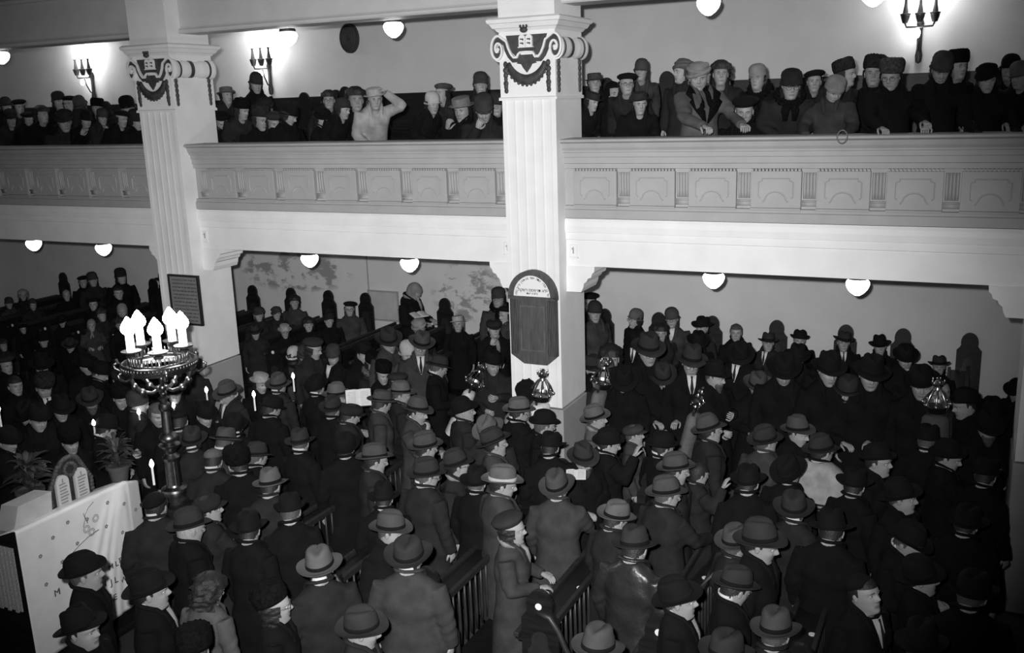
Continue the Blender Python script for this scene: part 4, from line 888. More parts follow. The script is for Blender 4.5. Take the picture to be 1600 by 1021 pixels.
# ---- worn round the neck, in upright body coordinates
def neck_items():
    N = {}
    def path(pts): return np.array(pts)
    b = MB(); P = [(.05, -.150, 1.30), (.058, -.138, 1.36), (.07, -.105, 1.43), (.078, -.05, 1.485), (.078, .02, 1.515), (.05, .07, 1.527), (0, .086, 1.53), (-.05, .07, 1.527), (-.078, .02, 1.515), (-.078, -.05, 1.485), (-.07, -.105, 1.43), (-.058, -.138, 1.36), (-.05, -.150, 1.30)]
    P = [(x, y, z + (.014 if z > 1.4 else 0)) for x, y, z in P]; b.tube(P, [.012, .02, .024, .024, .024, .024, .024, .024, .024, .024, .024, .02, .012], 8, flat=.55); N['collar'] = b.mesh('collar', cloth('d'), True)
    b = MB()
    for s_ in (-1, 1):
        V = [(s_ * .01, -.185, 1.10), (s_ * .10, -.178, 1.22), (s_ * .165, -.155, 1.33), (s_ * .135, -.150, 1.36), (s_ * .175, -.10, 1.42), (s_ * .11, -.04, 1.50), (s_ * .065, -.10, 1.475), (s_ * .025, -.165, 1.33)]
        V += [(x, y + .03, z) for x, y, z in V]; n = 8; b.add(V, [tuple(range(8)), tuple(range(15, 7, -1))] + [(i, (i + 1) % 8, 8 + (i + 1) % 8, 8 + i) for i in range(8)])
    N['bigfur'] = b.mesh('fur_lapels', fur('k'), True)
    b = MB()
    for s_ in (-1, 1):
        V = [(s_ * .03, -.160, 1.22), (s_ * .115, -.150, 1.36), (s_ * .085, -.147, 1.375), (s_ * .095, -.128, 1.41), (s_ * .060, -.112, 1.455), (s_ * .022, -.150, 1.34)]
        V += [(x, y + .012, z) for x, y, z in V]; n = 6; b.add(V, [tuple(range(6)), tuple(range(11, 5, -1))] + [(i, (i + 1) % 6, 6 + (i + 1) % 6, 6 + i) for i in range(6)])
    N['lapels'] = b.mesh('lapels', cloth('d'), False)
    b = MB(); V = [(-.048, -.105, 1.48), (.048, -.105, 1.48), (.035, -.15, 1.38), (.004, -.165, 1.27), (-.004, -.165, 1.27), (-.035, -.15, 1.38), (0, -.118, 1.475), (0, -.162, 1.37)]
    b.add(V, [(0, 6, 7, 5), (6, 1, 2, 7), (5, 7, 4), (7, 2, 3), (7, 3, 4)]); N['shirt'] = b.mesh('shirt_front', cloth('s'), True)
    b = MB(); b.add([(-.012, -.124, 1.475), (.012, -.124, 1.475), (.008, -.138, 1.45), (.017, -.168, 1.36), (.006, -.172, 1.28), (-.006, -.172, 1.28), (-.017, -.168, 1.36), (-.008, -.138, 1.45)], [(0, 1, 2, 7), (7, 2, 3, 6), (6, 3, 4, 5)]); N['tie'] = b.mesh('tie', cloth('d'), False)
    b = MB(); a = np.arange(24) * 2 * math.pi / 24
    b.rings([np.stack([r * np.cos(a), .014 + r * .98 * np.sin(a), z + .012 * np.sin(a)], 1) for r, z in ((.062, 1.52), (.069, 1.52), (.0665, 1.563), (.062, 1.563))], closed=True); N['white'] = b.mesh('shirt_collar', cloth('s'), True)
    b = MB(); t = np.linspace(0, 2 * math.pi, 25)[:-1]; b.tube(np.stack([.082 * np.cos(t), .008 + .082 * np.sin(t), 1.50 + .028 * np.sin(t)], 1), .024 + .004 * np.sin(t * 5), 8, closed=True, flat=1.1); b.tube([(.01, -.085, 1.47), (.02, -.135, 1.42), (.03, -.155, 1.34), (.035, -.158, 1.27)], [.024, .03, .032, .02], 8, flat=.6); N['scarf'] = b.mesh('scarf', cloth('l'), True)
    b = MB(); t = np.linspace(0, 2 * math.pi, 49)[:-1]; r = .046 + .008 * np.sin(np.arange(48) * 2.4); b.tube(np.stack([.105 * np.cos(t), .0 + .105 * np.sin(t), 1.475 + .045 * np.sin(t)], 1), r, 10, closed=True); b.tube([(.03, -.11, 1.44), (.05, -.15, 1.36), (.045, -.165, 1.26)], [.045, .042, .028], 9, flat=.7); b.tube([(-.03, -.11, 1.44), (-.05, -.15, 1.36), (-.045, -.165, 1.26)], [.045, .042, .028], 9, flat=.7); N['fur'] = b.mesh('fur_collar', fur('k'), True)
    b = MB()
    a = np.linspace(-math.pi * .5, math.pi * 1.5, 37)[:-1]
    def r2(rx_, ry_, z, cy=0.0): return np.stack([rx_ * np.cos(a), cy + ry_ * np.sin(a), np.full(36, z)], 1)
    rows = [r2(.088, .085, 1.515, .012), r2(.14, .12, 1.485), r2(.215, .16, 1.44), r2(.275, .18, 1.38), r2(.31, .19, 1.28), r2(.32, .195, 1.16), r2(.322, .198, 1.08)]
    b.rings(rows + [r * np.array([.975, .975, 1]) for r in rows[::-1]], closed=True); N['shawl'] = b.mesh('prayer_shawl', cloth('w'), True)
    b = MB(); 
    for q in ((.322, .197, 1.15), (.324, .199, 1.11)):
        rr = r2(q[0] + .004, q[1] + .004, q[2]); rr2 = r2(q[0] + .004, q[1] + .004, q[2] - .02); b.rings([rr, rr2, rr2 * .985 + (0, 0, q[2] * .015), rr * .985 + (0, 0, q[2] * .015)], closed=True)
    N['stripes'] = b.mesh('shawl_stripes', cloth('d'), True)
    return N
NK = neck_items()
def bentneck(me, post, key):
    k = (key, post)
    if POST[post]['lean'] == 0 and POST[post]['drop'] == 0: return me
    if k not in _bn:
        c = me.copy(); V = np.empty(len(c.vertices) * 3); c.vertices.foreach_get('co', V); V = xf(post)(V.reshape(-1, 3)); c.vertices.foreach_set('co', V.ravel()); c.update(); _bn[k] = c
    return _bn[k]
_bn = {}
TW = dict(k='black', d='dark', m='dark grey', g='grey', l='pale', w='white')
HW = dict(F='fedora', B='homburg', C='flat cap', K='skullcap', P='beret', U='fur hat', T='tall cantor hat', L='cloche hat', N='knitted hat', R='turban hat', W='brimmed hat', S='headscarf')
PEOPLE = []; LOG = []
def person(u, v, az, pitch, hat, coat, arms, sex, where, ex='', row=None, z=None, s=None, post=None, yaw=None, hint=None, Y=None, width=None):
    PEOPLE.append(dict(u=u, v=v, az=az, pitch=pitch, hat=hat, coat=coat, arms=arms, sex=sex, where=where, ex=ex, row=row, z=z, s=s, post=post, yaw=yaw, Y=Y, width=width))
def q20(x, st=20): return int(round(x / st) * st)
def build_people():
    yawc = [0, -25, 25, 0, 25, -25, 0]
    for i, P in enumerate(PEOPLE):
        u, v = P['u'], P['v']; sex = P['sex']; base = .985 if sex == 'm' else .93
        if P['s']: base = P['s']
        else: base += ((i * 37) % 7 - 3) * .008
        pitch = q20(P['pitch'] * (.65 if P['row'] else .8 if abs(P['az']) < 50 else 1), 15); yaw = P['yaw'] if P['yaw'] is not None else yawc[i % 7]
        ry = 'r' in P['ex'] and 12 or 0
        if P['row'] is not None:          # gallery: row fixes the distance
            hy = P['Y'] or {1: 9.98, 2: 10.6, 3: 11.35, 4: 12.1}[P['row']]; p = onY(u, v, hy); fl = gfloor(hy + (.25 if P['row'] == 1 else .05)); h = p[2] - fl
            post = P['post'] or ('sl' if h < 1.06 else 'si' if h < 1.27 else 'ln' if h < 1.44 else 'st')
            me, hm, c = body_mesh(post, P['arms'], yaw, pitch, sex, ry); s = h / c[2]
            for cx in CXS:
                if P['row'] == 1 and abs(p[0] - cx) < .62: hy = 10.38; p = onY(u, v, hy); fl = gfloor(hy); s = (p[2] - fl) / c[2]
            for _k in range(8):
                tc = math.atan2(-p[1], -p[0]); rz_ = tc + math.radians(P['az']) + math.pi / 2 - math.radians(yaw); by = p[1] - s * (math.sin(rz_) * c[0] + math.cos(rz_) * c[1])
                if by >= (10.12 if P['arms'] == 'over' else 10.2): break
                hy += (10.14 if P['arms'] == 'over' else 10.22) - by; p = onY(u, v, hy); fl = gfloor(p[1] + .15); s = (p[2] - fl) / c[2]
            if not (.82 < s < 1.1): LOG.append(('gallery', u, v, post, round(s, 2)))
        else:
            post = P['post'] or 'st'; me, hm, c = body_mesh(post, P['arms'], yaw, pitch, sex, ry)
            s = base; p = None
            if P['Y']:
                p = onY(u, v, P['Y']); fl = .3 if P['Y'] > 10.8 else 0; s = (p[2] - fl) / c[2]
                if not (.8 < s < 1.12): LOG.append(('floorY', u, v, post, round(s, 2), [round(float(k), 2) for k in p]))
            else:
                pf = onZ(u, v, s * c[2]); pp_ = onZ(u, v, .3 + s * c[2])
                if pp_[1] > 10.95: p = pp_; fl = .3
                else: p = pf; fl = 0
                if fl == 0 and p[1] > 10.45: p = onY(u, v, 10.45); s = p[2] / c[2]
                for cx in CXS:
                    q9 = onY(u, v, 9.4); q10 = onY(u, v, 10.1)
                    if fl == 0 and p[1] > 9.12 and min(q9[0], q10[0]) < cx + .55 and max(q9[0], q10[0]) > cx - .5 and p[1] < 10.4: p = onY(u, v, 9.12); s = p[2] / c[2]
                if p[1] > 12.95: p = onY(u, v, 12.95); s = (p[2] - .3) / c[2]
        P['y0'] = p[1]; P.update(dict(p=p, s=s, fl=fl, me=me, hm=hm, c=c, posture=post, yaw=yaw, pitchq=pitch))
    # nudge people in the hall apart along their own line of sight
    F_ = [P for P in PEOPLE]
    for it in range(60):
        mv = 0
        for i in range(len(F_)):
            for j in range(i + 1, len(F_)):
                A, B = F_[i], F_[j]; d = A['p'][:2] - B['p'][:2]; r = np.hypot(*d)
                if r < .42 and abs(A['fl'] - B['fl']) < .5:
                    for Q, sg in ((A, 1), (B, -1)):
                        ray = Q['p'] - CAMP; ray = ray / np.linalg.norm(ray[:2]); al = ray[:2].dot(d / (r + 1e-6)) * sg
                        st = .02 * (1 if al > 0 else -1) if abs(al) > .05 else .02 * (1 if sg > 0 else -1)
                        npos = Q['p'] + ray * st; ns = (npos[2] - Q['fl']) / Q['c'][2]
                        lim = (.90, 1.07) if Q['row'] is None else (.8, 1.12)
                        if lim[0] < ns < lim[1] and not (Q['row'] and st < 0 and npos[1] < Q['y0']) and npos[1] < 13.05 and not (Q['fl'] == 0 and npos[1] > 10.65) and not (Q['fl'] == .3 and npos[1] < 10.9): Q['p'] = npos; Q['s'] = ns; mv += 1
        if not mv: break
    for i, P in enumerate(PEOPLE):
        p, s, me, hm, c, post, sex = P['p'], P['s'], P['me'], P['hm'], P['c'], P['posture'], P['sex']
        toCam = math.atan2(-p[1], -p[0])                   # direction person -> camera
        # az 0 faces the camera (body local -Y), positive turns towards image right
        face = toCam + math.radians(P['az']); rz = face + math.pi / 2 - math.radians(P['yaw'])
        W = P['width'] or (1 + ((i * 53) % 9 - 4) * .012)
        R = Matrix.Rotation(rz, 4, 'Z'); off = R @ Vector((c[0] * s * W, c[1] * s, 0))
        base = Vector((p[0] - off.x, p[1] - off.y, P['fl'] if abs((p[2] - c[2] * s) - P['fl']) < .3 else p[2] - c[2] * s))
        base.z = p[2] - c[2] * s
        mw = Matrix.Translation(base) @ R @ Matrix.Diagonal((s * W, s, s, 1)); ex = P['ex']
        gl = {1: cloth('d')} if 'G' in ex else ({1: cloth('l')} if 'H' in ex else None)
        o = obj('person', me, None, mw=mw, mats=gl)
        kk = P['hat'][0]; ht = P['hat'][1] if len(P['hat']) > 1 else 'd'
        who = 'man' if sex == 'm' else 'woman'; 
        if P['s'] and P['s'] < .87: who = 'boy'
        if kk == '0': hd = 'bareheaded ' + who
        else: hd = '%s in %s %s' % (who, TW[ht], HW[kk])
        cw = 'leather coat' if P['coat'] == 'L' else TW[P['coat']] + ' coat'
        lab = '%s, %s, %s' % (hd, cw, P['where'])
        tag(o, lab, 'person', 'women in the gallery' if P['row'] else 'congregation in the hall')
        cm = LEATHER if P['coat'] == 'L' else cloth(P['coat'])
        coatm = coat_mesh(post, P['arms'], sex); obj('coat', coatm, o, mats={0: cm})
        obj('collar', bentneck(NK['collar'], post, 'collar'), o, mats={0: fur('k') if 'q' in ex else cm})
        facing = abs(P['az']) < 115
        if 'f' in ex and 'o' in ex: obj('fur_lapels', bentneck(NK['bigfur'], post, 'bigfur'), o); obj('fur_collar', bentneck(NK['scarf'], post, 'scarf'), o, mats={0: fur('k')})
        elif 'f' in ex: obj('fur_collar', bentneck(NK['fur'], post, 'fur'), o, mats={0: fur('k' if 'F' not in ex else 'g')})
        elif sex == 'm' and facing or 'l' in ex: obj('lapels', bentneck(NK['lapels'], post, 'lapels'), o, mats={0: cm if 'o' not in ex else fur('k')})
        if 'c' in ex or 't' in ex: obj('shirt_collar', bentneck(NK['white'], post, 'white'), o)
        if 't' in ex:
            sh = obj('shirt_front', bentneck(NK['shirt'], post, 'shirt'), o); 
            if sex == 'm': obj('tie', bentneck(NK['tie'], post, 'tie'), sh)
        if 's' in ex: obj('scarf', bentneck(NK['scarf'], post, 'scarf'), o, mats={0: cloth('l' if 'd' not in ex else 'g')})
        if 'T' in ex:
            sh = obj('prayer_shawl', bentneck(NK['shawl'], post, 'shawl'), o); obj('shawl_stripes', bentneck(NK['stripes'], post, 'stripes'), sh)
        if 'e' in ex: obj('fur_hood', MB().mesh('x', fur('k')) if False else G['hc'], o, mw=hm, mats={0: fur('g')})
        hc = HAIRM['w' if 'h' in ex else 'k' if ((i * 7) % 3 or sex == 'f') else 'g']
        if kk != 'S': obj('hair', G['hc' if kk == '0' else 'hch'] if 'u' in ex else G['hf' if kk == '0' else 'hfh'] if sex == 'f' else (G['hm'] if kk != '0' or 'x' in ex else G['hmf']), o, mw=hm, mats={0: hc})
        if kk != '0':
            ms = G[kk]; hme = ms[i % len(ms)]; fm = dict(C=cloth, N=cloth, R=cloth, S=cloth, U=fur, W=straw).get(kk, felt)(ht)
            jit = Matrix.Rotation(math.radians(((i * 29) % 7 - 3) * 2.2), 4, 'Y') @ Matrix.Rotation(math.radians(((i * 41) % 5 - 2) * 2.5 + (-4 if abs(P['az']) < 50 else -15 if abs(P['az']) < 128 else -24)), 4, 'X')
            nm = hme.name.split('.')[0]; hs = 1.05 if sex == 'm' else 1.01
            ho = obj(nm, hme, o, mw=hm @ Matrix.Translation((0, 0, .006 if sex == 'f' else -.004)) @ jit @ Matrix.Scale(hs, 4), mats={0: fm})
            if kk in 'FBW': obj('hat_band', G['band'], ho, mats={0: felt('w' if 'B' in ex else 'k')})
        if 'g' in ex: obj('glasses', G['g'], o, mw=hm)
        if 'b' in ex: obj('beard', G['b'], o, mw=hm, mats={0: HAIRM['g' if 'h' not in ex else 'w']})
        P['ob'] = o
# ------------------------------------------------------------------ people: who stands where (u, v of the head, facing, tilt, hat+tone, coat, arms, sex, place, extras)
def T(rows, **k):
    for r in rows: person(*r[:9], ex=(r[9] if len(r) > 9 else ''), **{**k, **(r[10] if len(r) > 10 else {})})
# gallery, left bay (dim)
T([(17, 186, 20, 15, 'Nd', 'd', 'rest', 'f', 'front row at the far left edge'), (44, 187, 30, 20, 'Pk', 'k', 'chin', 'f', 'second in front row from the left edge'),
   (66, 180, 35, 10, '0', 'k', 'rest', 'f', 'third in front row from left edge', 'u'), (101, 190, 10, 20, 'Rd', 'd', 'rest', 'f', 'fourth in front row, hands on rail'),
   (134, 187, 25, 15, 'Lk', 'k', 'chin', 'f', 'front row below the left wall sconce'), (160, 184, 20, 20, 'Nm', 'd', 'chin', 'f', 'chin in hand, third from left column'),
   (190, 186, 35, 15, 'Pk', 'k', 'rest', 'f', 'second left of the left column'), (213, 189, 40, 20, 'Nd', 'k', 'rest', 'f', 'hands over rail right beside left column')], row=1)
T([(10, 166, 10, 0, 'Ld', 'k', 'down', 'f', 'second row at the far left edge'), (30, 168, 20, 5, 'Pk', 'd', 'down', 'f', 'second row, second from left edge'), (92, 159, 20, 5, 'Nd', 'k', 'down', 'f', 'standing under the left wall sconce'), (108, 163, -20, 5, 'Pk', 'k', 'down', 'f', 'second row right of the sconce'),
   (126, 164, 150, 5, 'Lm', 'd', 'down', 'f', 'turned away in second gallery row'), (152, 170, 10, 5, 'Uk', 'k', 'down', 'f', 'second row, behind the chin-resting women'), (200, 170, 10, 5, 'Nk', 'k', 'down', 'f', 'second row next to left column')], row=2)
# gallery, middle bay
T([(346, 191, 15, 45, 'Pk', 'k', 'rest', 'f', 'bowed at the rail right of left column'), (379, 173, 40, 30, 'Uk', 'd', 'rest', 'f', 'fur-topped head leaning right, second from column'),
   (428, 193, 20, 30, 'Pd', 'k', 'chin', 'f', 'hands together near her mouth'), (452, 180, 60, 35, 'Lk', 'k', 'rest', 'f', 'bent right, face under the brim'),
   (503, 186, 40, 15, 'Rk', 'k', 'chin', 'f', 'hand at mouth beside bright blank rail'), (536, 171, 50, 30, 'Ld', 'k', 'rest', 'f', 'elbow over rail, left of the pale coat'),
   (586, 154, 10, 30, 'Wl', 'w', 'head', 'f', 'bent over rail, one arm raised to hat', 'l', dict(post='ln', s=.9)), (676, 162, 25, 25, 'Lw', 'k', 'rest', 'f', 'bent over clasped hands, dark band'),
   (722, 171, -25, 30, 'Wg', 'k', 'chin', 'f', 'resting her cheek on her hand'), (756, 172, 0, 35, 'Nm', 'd', 'chin', 'f', 'hand on face left of near column'), (408, 187, 30, 30, 'Ud', 'k', 'rest', 'f', 'between bowed women, head down')], row=1)
T([(354, 150, 25, 5, 'Wm', 'd', 'down', 'f', 'standing right behind the left column'), (400, 131, 15, 15, 'Ld', 'k', 'down', 'f', 'standing tall below the wall sconce', 'l'), (415, 172, 10, 20, 'Rd', 'd', 'down', 'f', 'second row under the tall standing woman'),
   (514, 157, -5, 10, '0', 'd', 'down', 'f', 'glasses, second row mid bay', 'gu'), (556, 157, 10, 5, '0', 'k', 'down', 'f', 'dark waved hair left of pale coat', 'u'),
   (691, 146, -40, 10, 'Pm', 'd', 'down', 'f', 'behind the white cloche hat', ''), (751, 133, 10, 5, 'Nm', 'd', 'down', 'f', 'standing tall left of the near column'), (775, 165, 5, 5, 'Ld', 'k', 'down', 'f', 'pressed against the near column')], row=2)
# gallery, right bay
T([(925, 159, 40, 30, 'Wk', 'k', 'rest', 'f', 'white band, clasped hands beside near column', 'B'), (1000, 161, 10, 25, 'Wk', 'k', 'rest', 'f', 'face bowed under wide brim', 'G'),
   (1092, 121, 5, 30, 'Rl', 'g', 'over', 'f', 'big black fur lapels, hands on rail', 'foh', dict(width=1.22, post='st')), (1163, 174, 0, 20, 'Pk', 'k', 'rest', 'f', 'low at rail between two taller women'),
   (1236, 134, 10, 30, 'Nd', 'd', 'rest', 'f', 'black fur scarf and glasses', 'fg', dict(width=1.1)), (1303, 142, 20, 35, 'Nl', 'm', 'over', 'f', 'looking down, gloved hand over rail', 'GF', dict(width=1.12, post='st')),
   (1392, 120, -10, 15, 'Um', 'k', 'over', 'f', 'glasses, two pale hands over rail', 'gl', dict(width=1.1, post='st')), (1470, 109, 10, 35, 'Nm', 'k', 'over', 'f', 'looking down near the right wall sconce', '', dict(post='st')),
   (1542, 124, 15, 25, 'Rk', 'k', 'over', 'f', 'pale collar and brooch, black gloves', 'cG', dict(post='st')), (1593, 119, -30, 20, 'Lg', 'k', 'rest', 'f', 'cut by the right picture edge', '')], row=1)
T([(929, 130, 10, 5, 'Wd', 'k', 'down', 'f', 'behind the white-banded hat', ''), (958, 148, 25, 10, 'Sk', 'k', 'down', 'f', 'head tilted to her shoulder', '', ), (979, 132, 10, 5, 'Pk', 'd', 'down', 'f', 'large glasses, beside the near column', 'g'),
   (1066, 113, -55, 5, 'Rg', 'd', 'down', 'f', 'in profile behind the fur-lapelled woman', ''), (1126, 116, 5, 0, '0', 'd', 'down', 'f', 'thick dark curls, mid right bay', 'u'), (1184, 123, -20, 5, 'Nl', 'k', 'down', 'f', 'behind the low woman in beret', 'f'),
   (1272, 128, 5, 10, 'Pk', 'k', 'down', 'f', 'between the fur scarf and pale cap', ''), (1322, 117, 60, 5, 'Ud', 'd', 'down', 'f', 'behind the woman in pale knitted hat', ''),
   (1497, 105, 30, 5, 'Uk', 'k', 'down', 'f', 'behind right of the knitted hat', ''), (1578, 108, -20, 5, 'Lk', 'k', 'down', 'f', 'second row at the right end', '')], row=2)
T([(1002, 111, -15, 5, 'Lm', 'm', 'down', 'f', 'standing against the wall, soft brim', ''), (1365, 115, 0, 0, 'Ud', 'k', 'down', 'f', 'half hidden behind the fur-hatted woman', '')], row=3)
# under the gallery, left of the left column
T([(145, 438, 10, 5, 'Nm', 'd', 'down', 'f', 'top row, left of two against the wall', '', dict(Y=12.9)), (130, 441, -10, 5, 'Pk', 'k', 'down', 'f', 'top row, behind a knitted hat', '', dict(Y=13.1)), (189, 433, 30, 5, 'Nd', 'k', 'down', 'f', 'top row under the second lamp', '', dict(Y=12.9)),
   (256, 440, 0, 5, 'Fd', 'k', 'down', 'm', 'top row touching the left column', '', dict(Y=12.8)), (36, 462, 5, 5, '0', 'd', 'down', 'f', 'upper left, pale wavy hair', 'uh', dict(Y=12.3)), (14, 475, 5, 5, 'Nm', 'm', 'down', 'f', 'far left edge, third row', '', dict(Y=11.8)),
   (51, 476, 15, 10, 'Sm', 'd', 'down', 'f', 'third row near the left edge', '', dict(Y=11.7)), (104, 462, 5, 5, '0', 'k', 'down', 'm', 'grey haired, upper left rows', 'h', dict(Y=12.4)), (185, 458, 10, 5, '0', 'k', 'down', 'm', 'below the second lamp', '', dict(Y=12.1)),
   (146, 476, -10, 5, 'Pk', 'k', 'down', 'f', 'over the pale ringed headscarf', '', dict(Y=11.8)), (159, 493, 20, 5, '0', 'd', 'down', 'f', 'behind the pale ringed headscarf', 'u', dict(Y=11.3)), (191, 486, -10, 10, 'Sl', 'd', 'down', 'f', 'left of the candle flames', '', dict(Y=11.3)),
   (188, 508, 10, 5, '0', 'k', 'down', 'f', 'below the pale headscarf by the flames', 'u', dict(Y=10.98)), (143, 509, 5, 5, 'Sl', 'm', 'rest', 'f', 'fur-edged, looking at the camera', '', dict(Y=10.96)), (97, 503, -5, 15, 'Fk', 'k', 'down', 'm', 'left rows, brim over eyes', '', dict(Y=11.2)),
   (36, 515, 10, 5, 'Pk', 'k', 'down', 'f', 'fourth row near left edge', '', dict(Y=11.0)), (5, 540, 20, 5, '0', 'd', 'down', 'f', 'at the left edge, mid height', 'u', dict(Y=10.3)), (68, 533, 5, 5, 'Nk', 'k', 'down', 'f', 'dim left rows, fifth row', '', dict(Y=10.5)), (110, 541, -10, 10, 'Fd', 'k', 'down', 'm', 'dim left rows below the brim-shaded man', '', dict(Y=10.4)),
   (9, 572, 30, 5, 'Pd', 'k', 'down', 'f', 'left edge above the bareheaded young man'), (65, 572, -10, 10, 'Fk', 'k', 'down', 'm', 'above the white-shirted man at left'), (135, 571, 30, 15, 'Fk', 'k', 'down', 'm', 'face in half profile, left block'),
   (157, 584, 60, 30, 'Bk', 'k', 'down', 'm', 'bald temple turned right, left block'), (188, 593, 20, 20, 'Cd', 'k', 'down', 'm', 'flat peak, left of the candelabrum'), (213, 572, 10, 10, 'Fd', 'k', 'down', 'm', 'behind the candelabrum arms'),
   (297, 573, -10, 10, 'Fd', 'd', 'down', 'm', 'right of the candelabrum ring'), (24, 603, 20, 5, '0', 'k', 'down', 'm', 'young, by the left edge', 'x', dict(s=.96)), (69, 606, 10, 10, 'Ud', 'k', 'down', 'm', 'white shirt and dark tie', 't'),
   (142, 626, 5, 20, 'Fd', 'k', 'down', 'm', 'bearded, left of a hand candle', 'b'), (217, 631, 70, 15, 'Nm', 'd', 'candle', 'm', 'profile right beside the brass shaft'), (41, 648, -20, 30, 'Fk', 'k', 'down', 'm', 'head bowed below the shirted man'),
   (246, 648, 20, 15, '0', 'k', 'down', 'm', 'half hidden behind the brass shaft', ''), (166, 672, 100, 25, 'Fk', 'k', 'candle', 'm', 'white collar, profile right by a candle', 'c'), (320, 650, 20, 25, 'Bk', 'k', 'down', 'm', 'candle flame seeming above his hat', 'c'),
   (355, 617, -60, 30, 'Fm', 'd', 'down', 'm', 'looking down left, narrow lapel', 't'), (366, 668, 178, 20, 'Bk', 'k', 'down', 'm', 'back turned, pale collar line', 'c'), (300, 690, 175, 20, 'Fd', 'd', 'down', 'm', 'back turned right of brass shaft', 'c'),
   (352, 694, 150, 40, 'Fm', 'm', 'down', 'm', 'large brim seen from above', 'c'), (334, 722, 160, 25, 'Kg', 'd', 'down', 'm', 'pale round cap seen from behind', 'c'), (371, 727, 200, 30, 'Uk', 'k', 'down', 'm', 'black fur seen from behind', ''), (402, 716, 120, 25, 'Fd', 'k', 'down', 'm', 'turned right beside the black fur'),
   (95, 640, 10, 15, 'Fk', 'k', 'down', 'm', 'dim, between bowed man and bearded man'), (110, 690, 20, 20, 'Uk', 'k', 'down', 'm', 'dim, behind the flowered arch'), (12, 690, 40, 25, 'Bk', 'k', 'candle', 'm', 'left edge with a candle'), (190, 622, 5, 10, 'Uk', 'k', 'down', 'm', 'dim, left of the knitted profile'),
   (272, 612, 0, 10, 'Fk', 'k', 'down', 'm', 'dim, right of the candelabrum hub'), (60, 655, 20, 10, 'Bk', 'k', 'down', 'm', 'dim, left block lower row', '', dict(z=None)), (280, 660, 170, 30, 'Kk', 'k', 'down', 'm', 'dark head just right of the shaft')])
# under the gallery between the columns
T([(404, 492, 10, 5, 'Rm', 'd', 'down', 'f', 'against left column, grey face', 'h', dict(Y=12.0)), (399, 520, 5, 10, 'Fd', 'd', 'down', 'm', 'tall, in front of left column', '', dict(Y=11.2)), (432, 491, 5, 5, 'Rm', 'd', 'down', 'f', 'round pale rim, back rows', '', dict(Y=12.3)),
   (460, 473, 5, 0, '0', 'm', 'down', 'f', 'big dark hair against the wall', 'u', dict(Y=12.8)), (445, 518, 10, 10, 'Wl', 'k', 'down', 'f', 'glasses, dark band', 'g', dict(Y=11.4)), (482, 508, 5, 0, '0', 'k', 'down', 'f', 'dark hair, smiling mid rows', 'u', dict(Y=11.8)),
   (514, 501, -5, 5, 'Rd', 'k', 'down', 'f', 'mid rows right of the dark hair', '', dict(Y=12.1)), (546, 483, 0, 5, 'Pk', 'm', 'down', 'f', 'glasses, before the tall pew end', 'gl', dict(Y=12.6)), (647, 457, 60, 45, 'Sl', 'k', 'rest', 'f', 'alone, praying over a book on the pew', 's', dict(Y=12.7, s=.9)),
   (459, 557, 160, 15, 'Lw', 'k', 'down', 'f', 'white hat seen from behind'), (490, 546, 60, 20, 'Pd', 'd', 'down', 'f', 'behind the stooping woman', ''), (476, 556, 20, 35, 'Rm', 'm', 'down', 'f', 'stooping over, curls at her brow', 'u'),
   (521, 557, -20, 20, 'Nm', 'k', 'down', 'f', 'white-rimmed, white blouse, looking down', 'tl'), (487, 580, -60, 20, '0', 'm', 'down', 'f', 'child height, fluffy dark hair', 'u', dict(s=.8)), (568, 553, 40, 20, 'Bk', 'k', 'down', 'm', 'profile right by a light fur', ''),
   (608, 534, 20, 15, 'Fd', 'm', 'down', 'm', 'glasses, leaning out right', 'g', dict(yaw=-25)), (655, 514, 10, 20, 'Rl', 'd', 'down', 'f', 'small, below the praying woman', ''), (637, 552, 10, 15, 'Lw', 'g', 'down', 'f', 'light coat, amid men', ''),
   (658, 540, 0, 15, 'Fm', 'm', 'down', 'm', 'glasses, tilted head, shirt collar', 'gtr'), (686, 576, 110, 25, 'Fd', 'k', 'rest', 'm', 'back half turned, white collar', 'c'), (582, 570, 30, 25, 'Uk', 'd', 'down', 'f', 'pale fur collar catching light', 'fF'), (598, 585, 20, 25, 'Uk', 'k', 'down', 'f', 'black fur below the leaning man', ''),
   (716, 506, -10, 5, 'Wl', 'k', 'down', 'f', 'elderly, alone by the wall pew end', 'hl', dict(Y=12.0)), (779, 467, -20, 5, 'Nm', 'm', 'down', 'f', 'glasses, tall crown by the column', 'gf', dict(Y=12.9)), (790, 493, -50, 5, 'Pk', 'm', 'down', 'f', 'half behind the near column', '', dict(Y=12.2)),
   (772, 513, 10, 5, 'Cd', 'k', 'chin', 'm', 'hand at mouth left of near column', 's', dict(Y=11.5)), (770, 569, 20, 10, 'Bk', 'd', 'hold', 'm', 'carrying a scroll left of near column', 'h'), (622, 600, 60, 20, 'Pd', 'd', 'down', 'f', 'curled hair above the two fedoras', ''),
   (407, 599, 30, 20, 'Wl', 'k', 'down', 'f', 'striped hat, left of dim candle', ''), (436, 603, 140, 10, 'Fm', 'd', 'down', 'm', 'white collar, left of tall candle', 'c'), (425, 640, 120, 25, 'Bk', 'k', 'down', 'm', 'wide black brim, right of candle', ''),
   (496, 606, 150, 10, 'Bk', 'k', 'down', 'm', 'back turned above dark mass', 'c'), (528, 620, 60, 20, 'Fg', 'k', 'rest', 'm', 'reading the open prayer book', ''), (597, 632, 120, 30, 'Fm', 'm', 'down', 'm', 'grooved crown, right of open book', ''),
   (627, 617, 80, 20, 'Fg', 'd', 'down', 'm', 'tilted pale brim, right of book', 'c'), (653, 644, 60, 10, 'Fm', 'm', 'chin', 'm', 'fingers raised beside his ear', 'c'), (548, 650, 110, 25, 'Cd', 'd', 'down', 'm', 'flat peak below open book', '')])
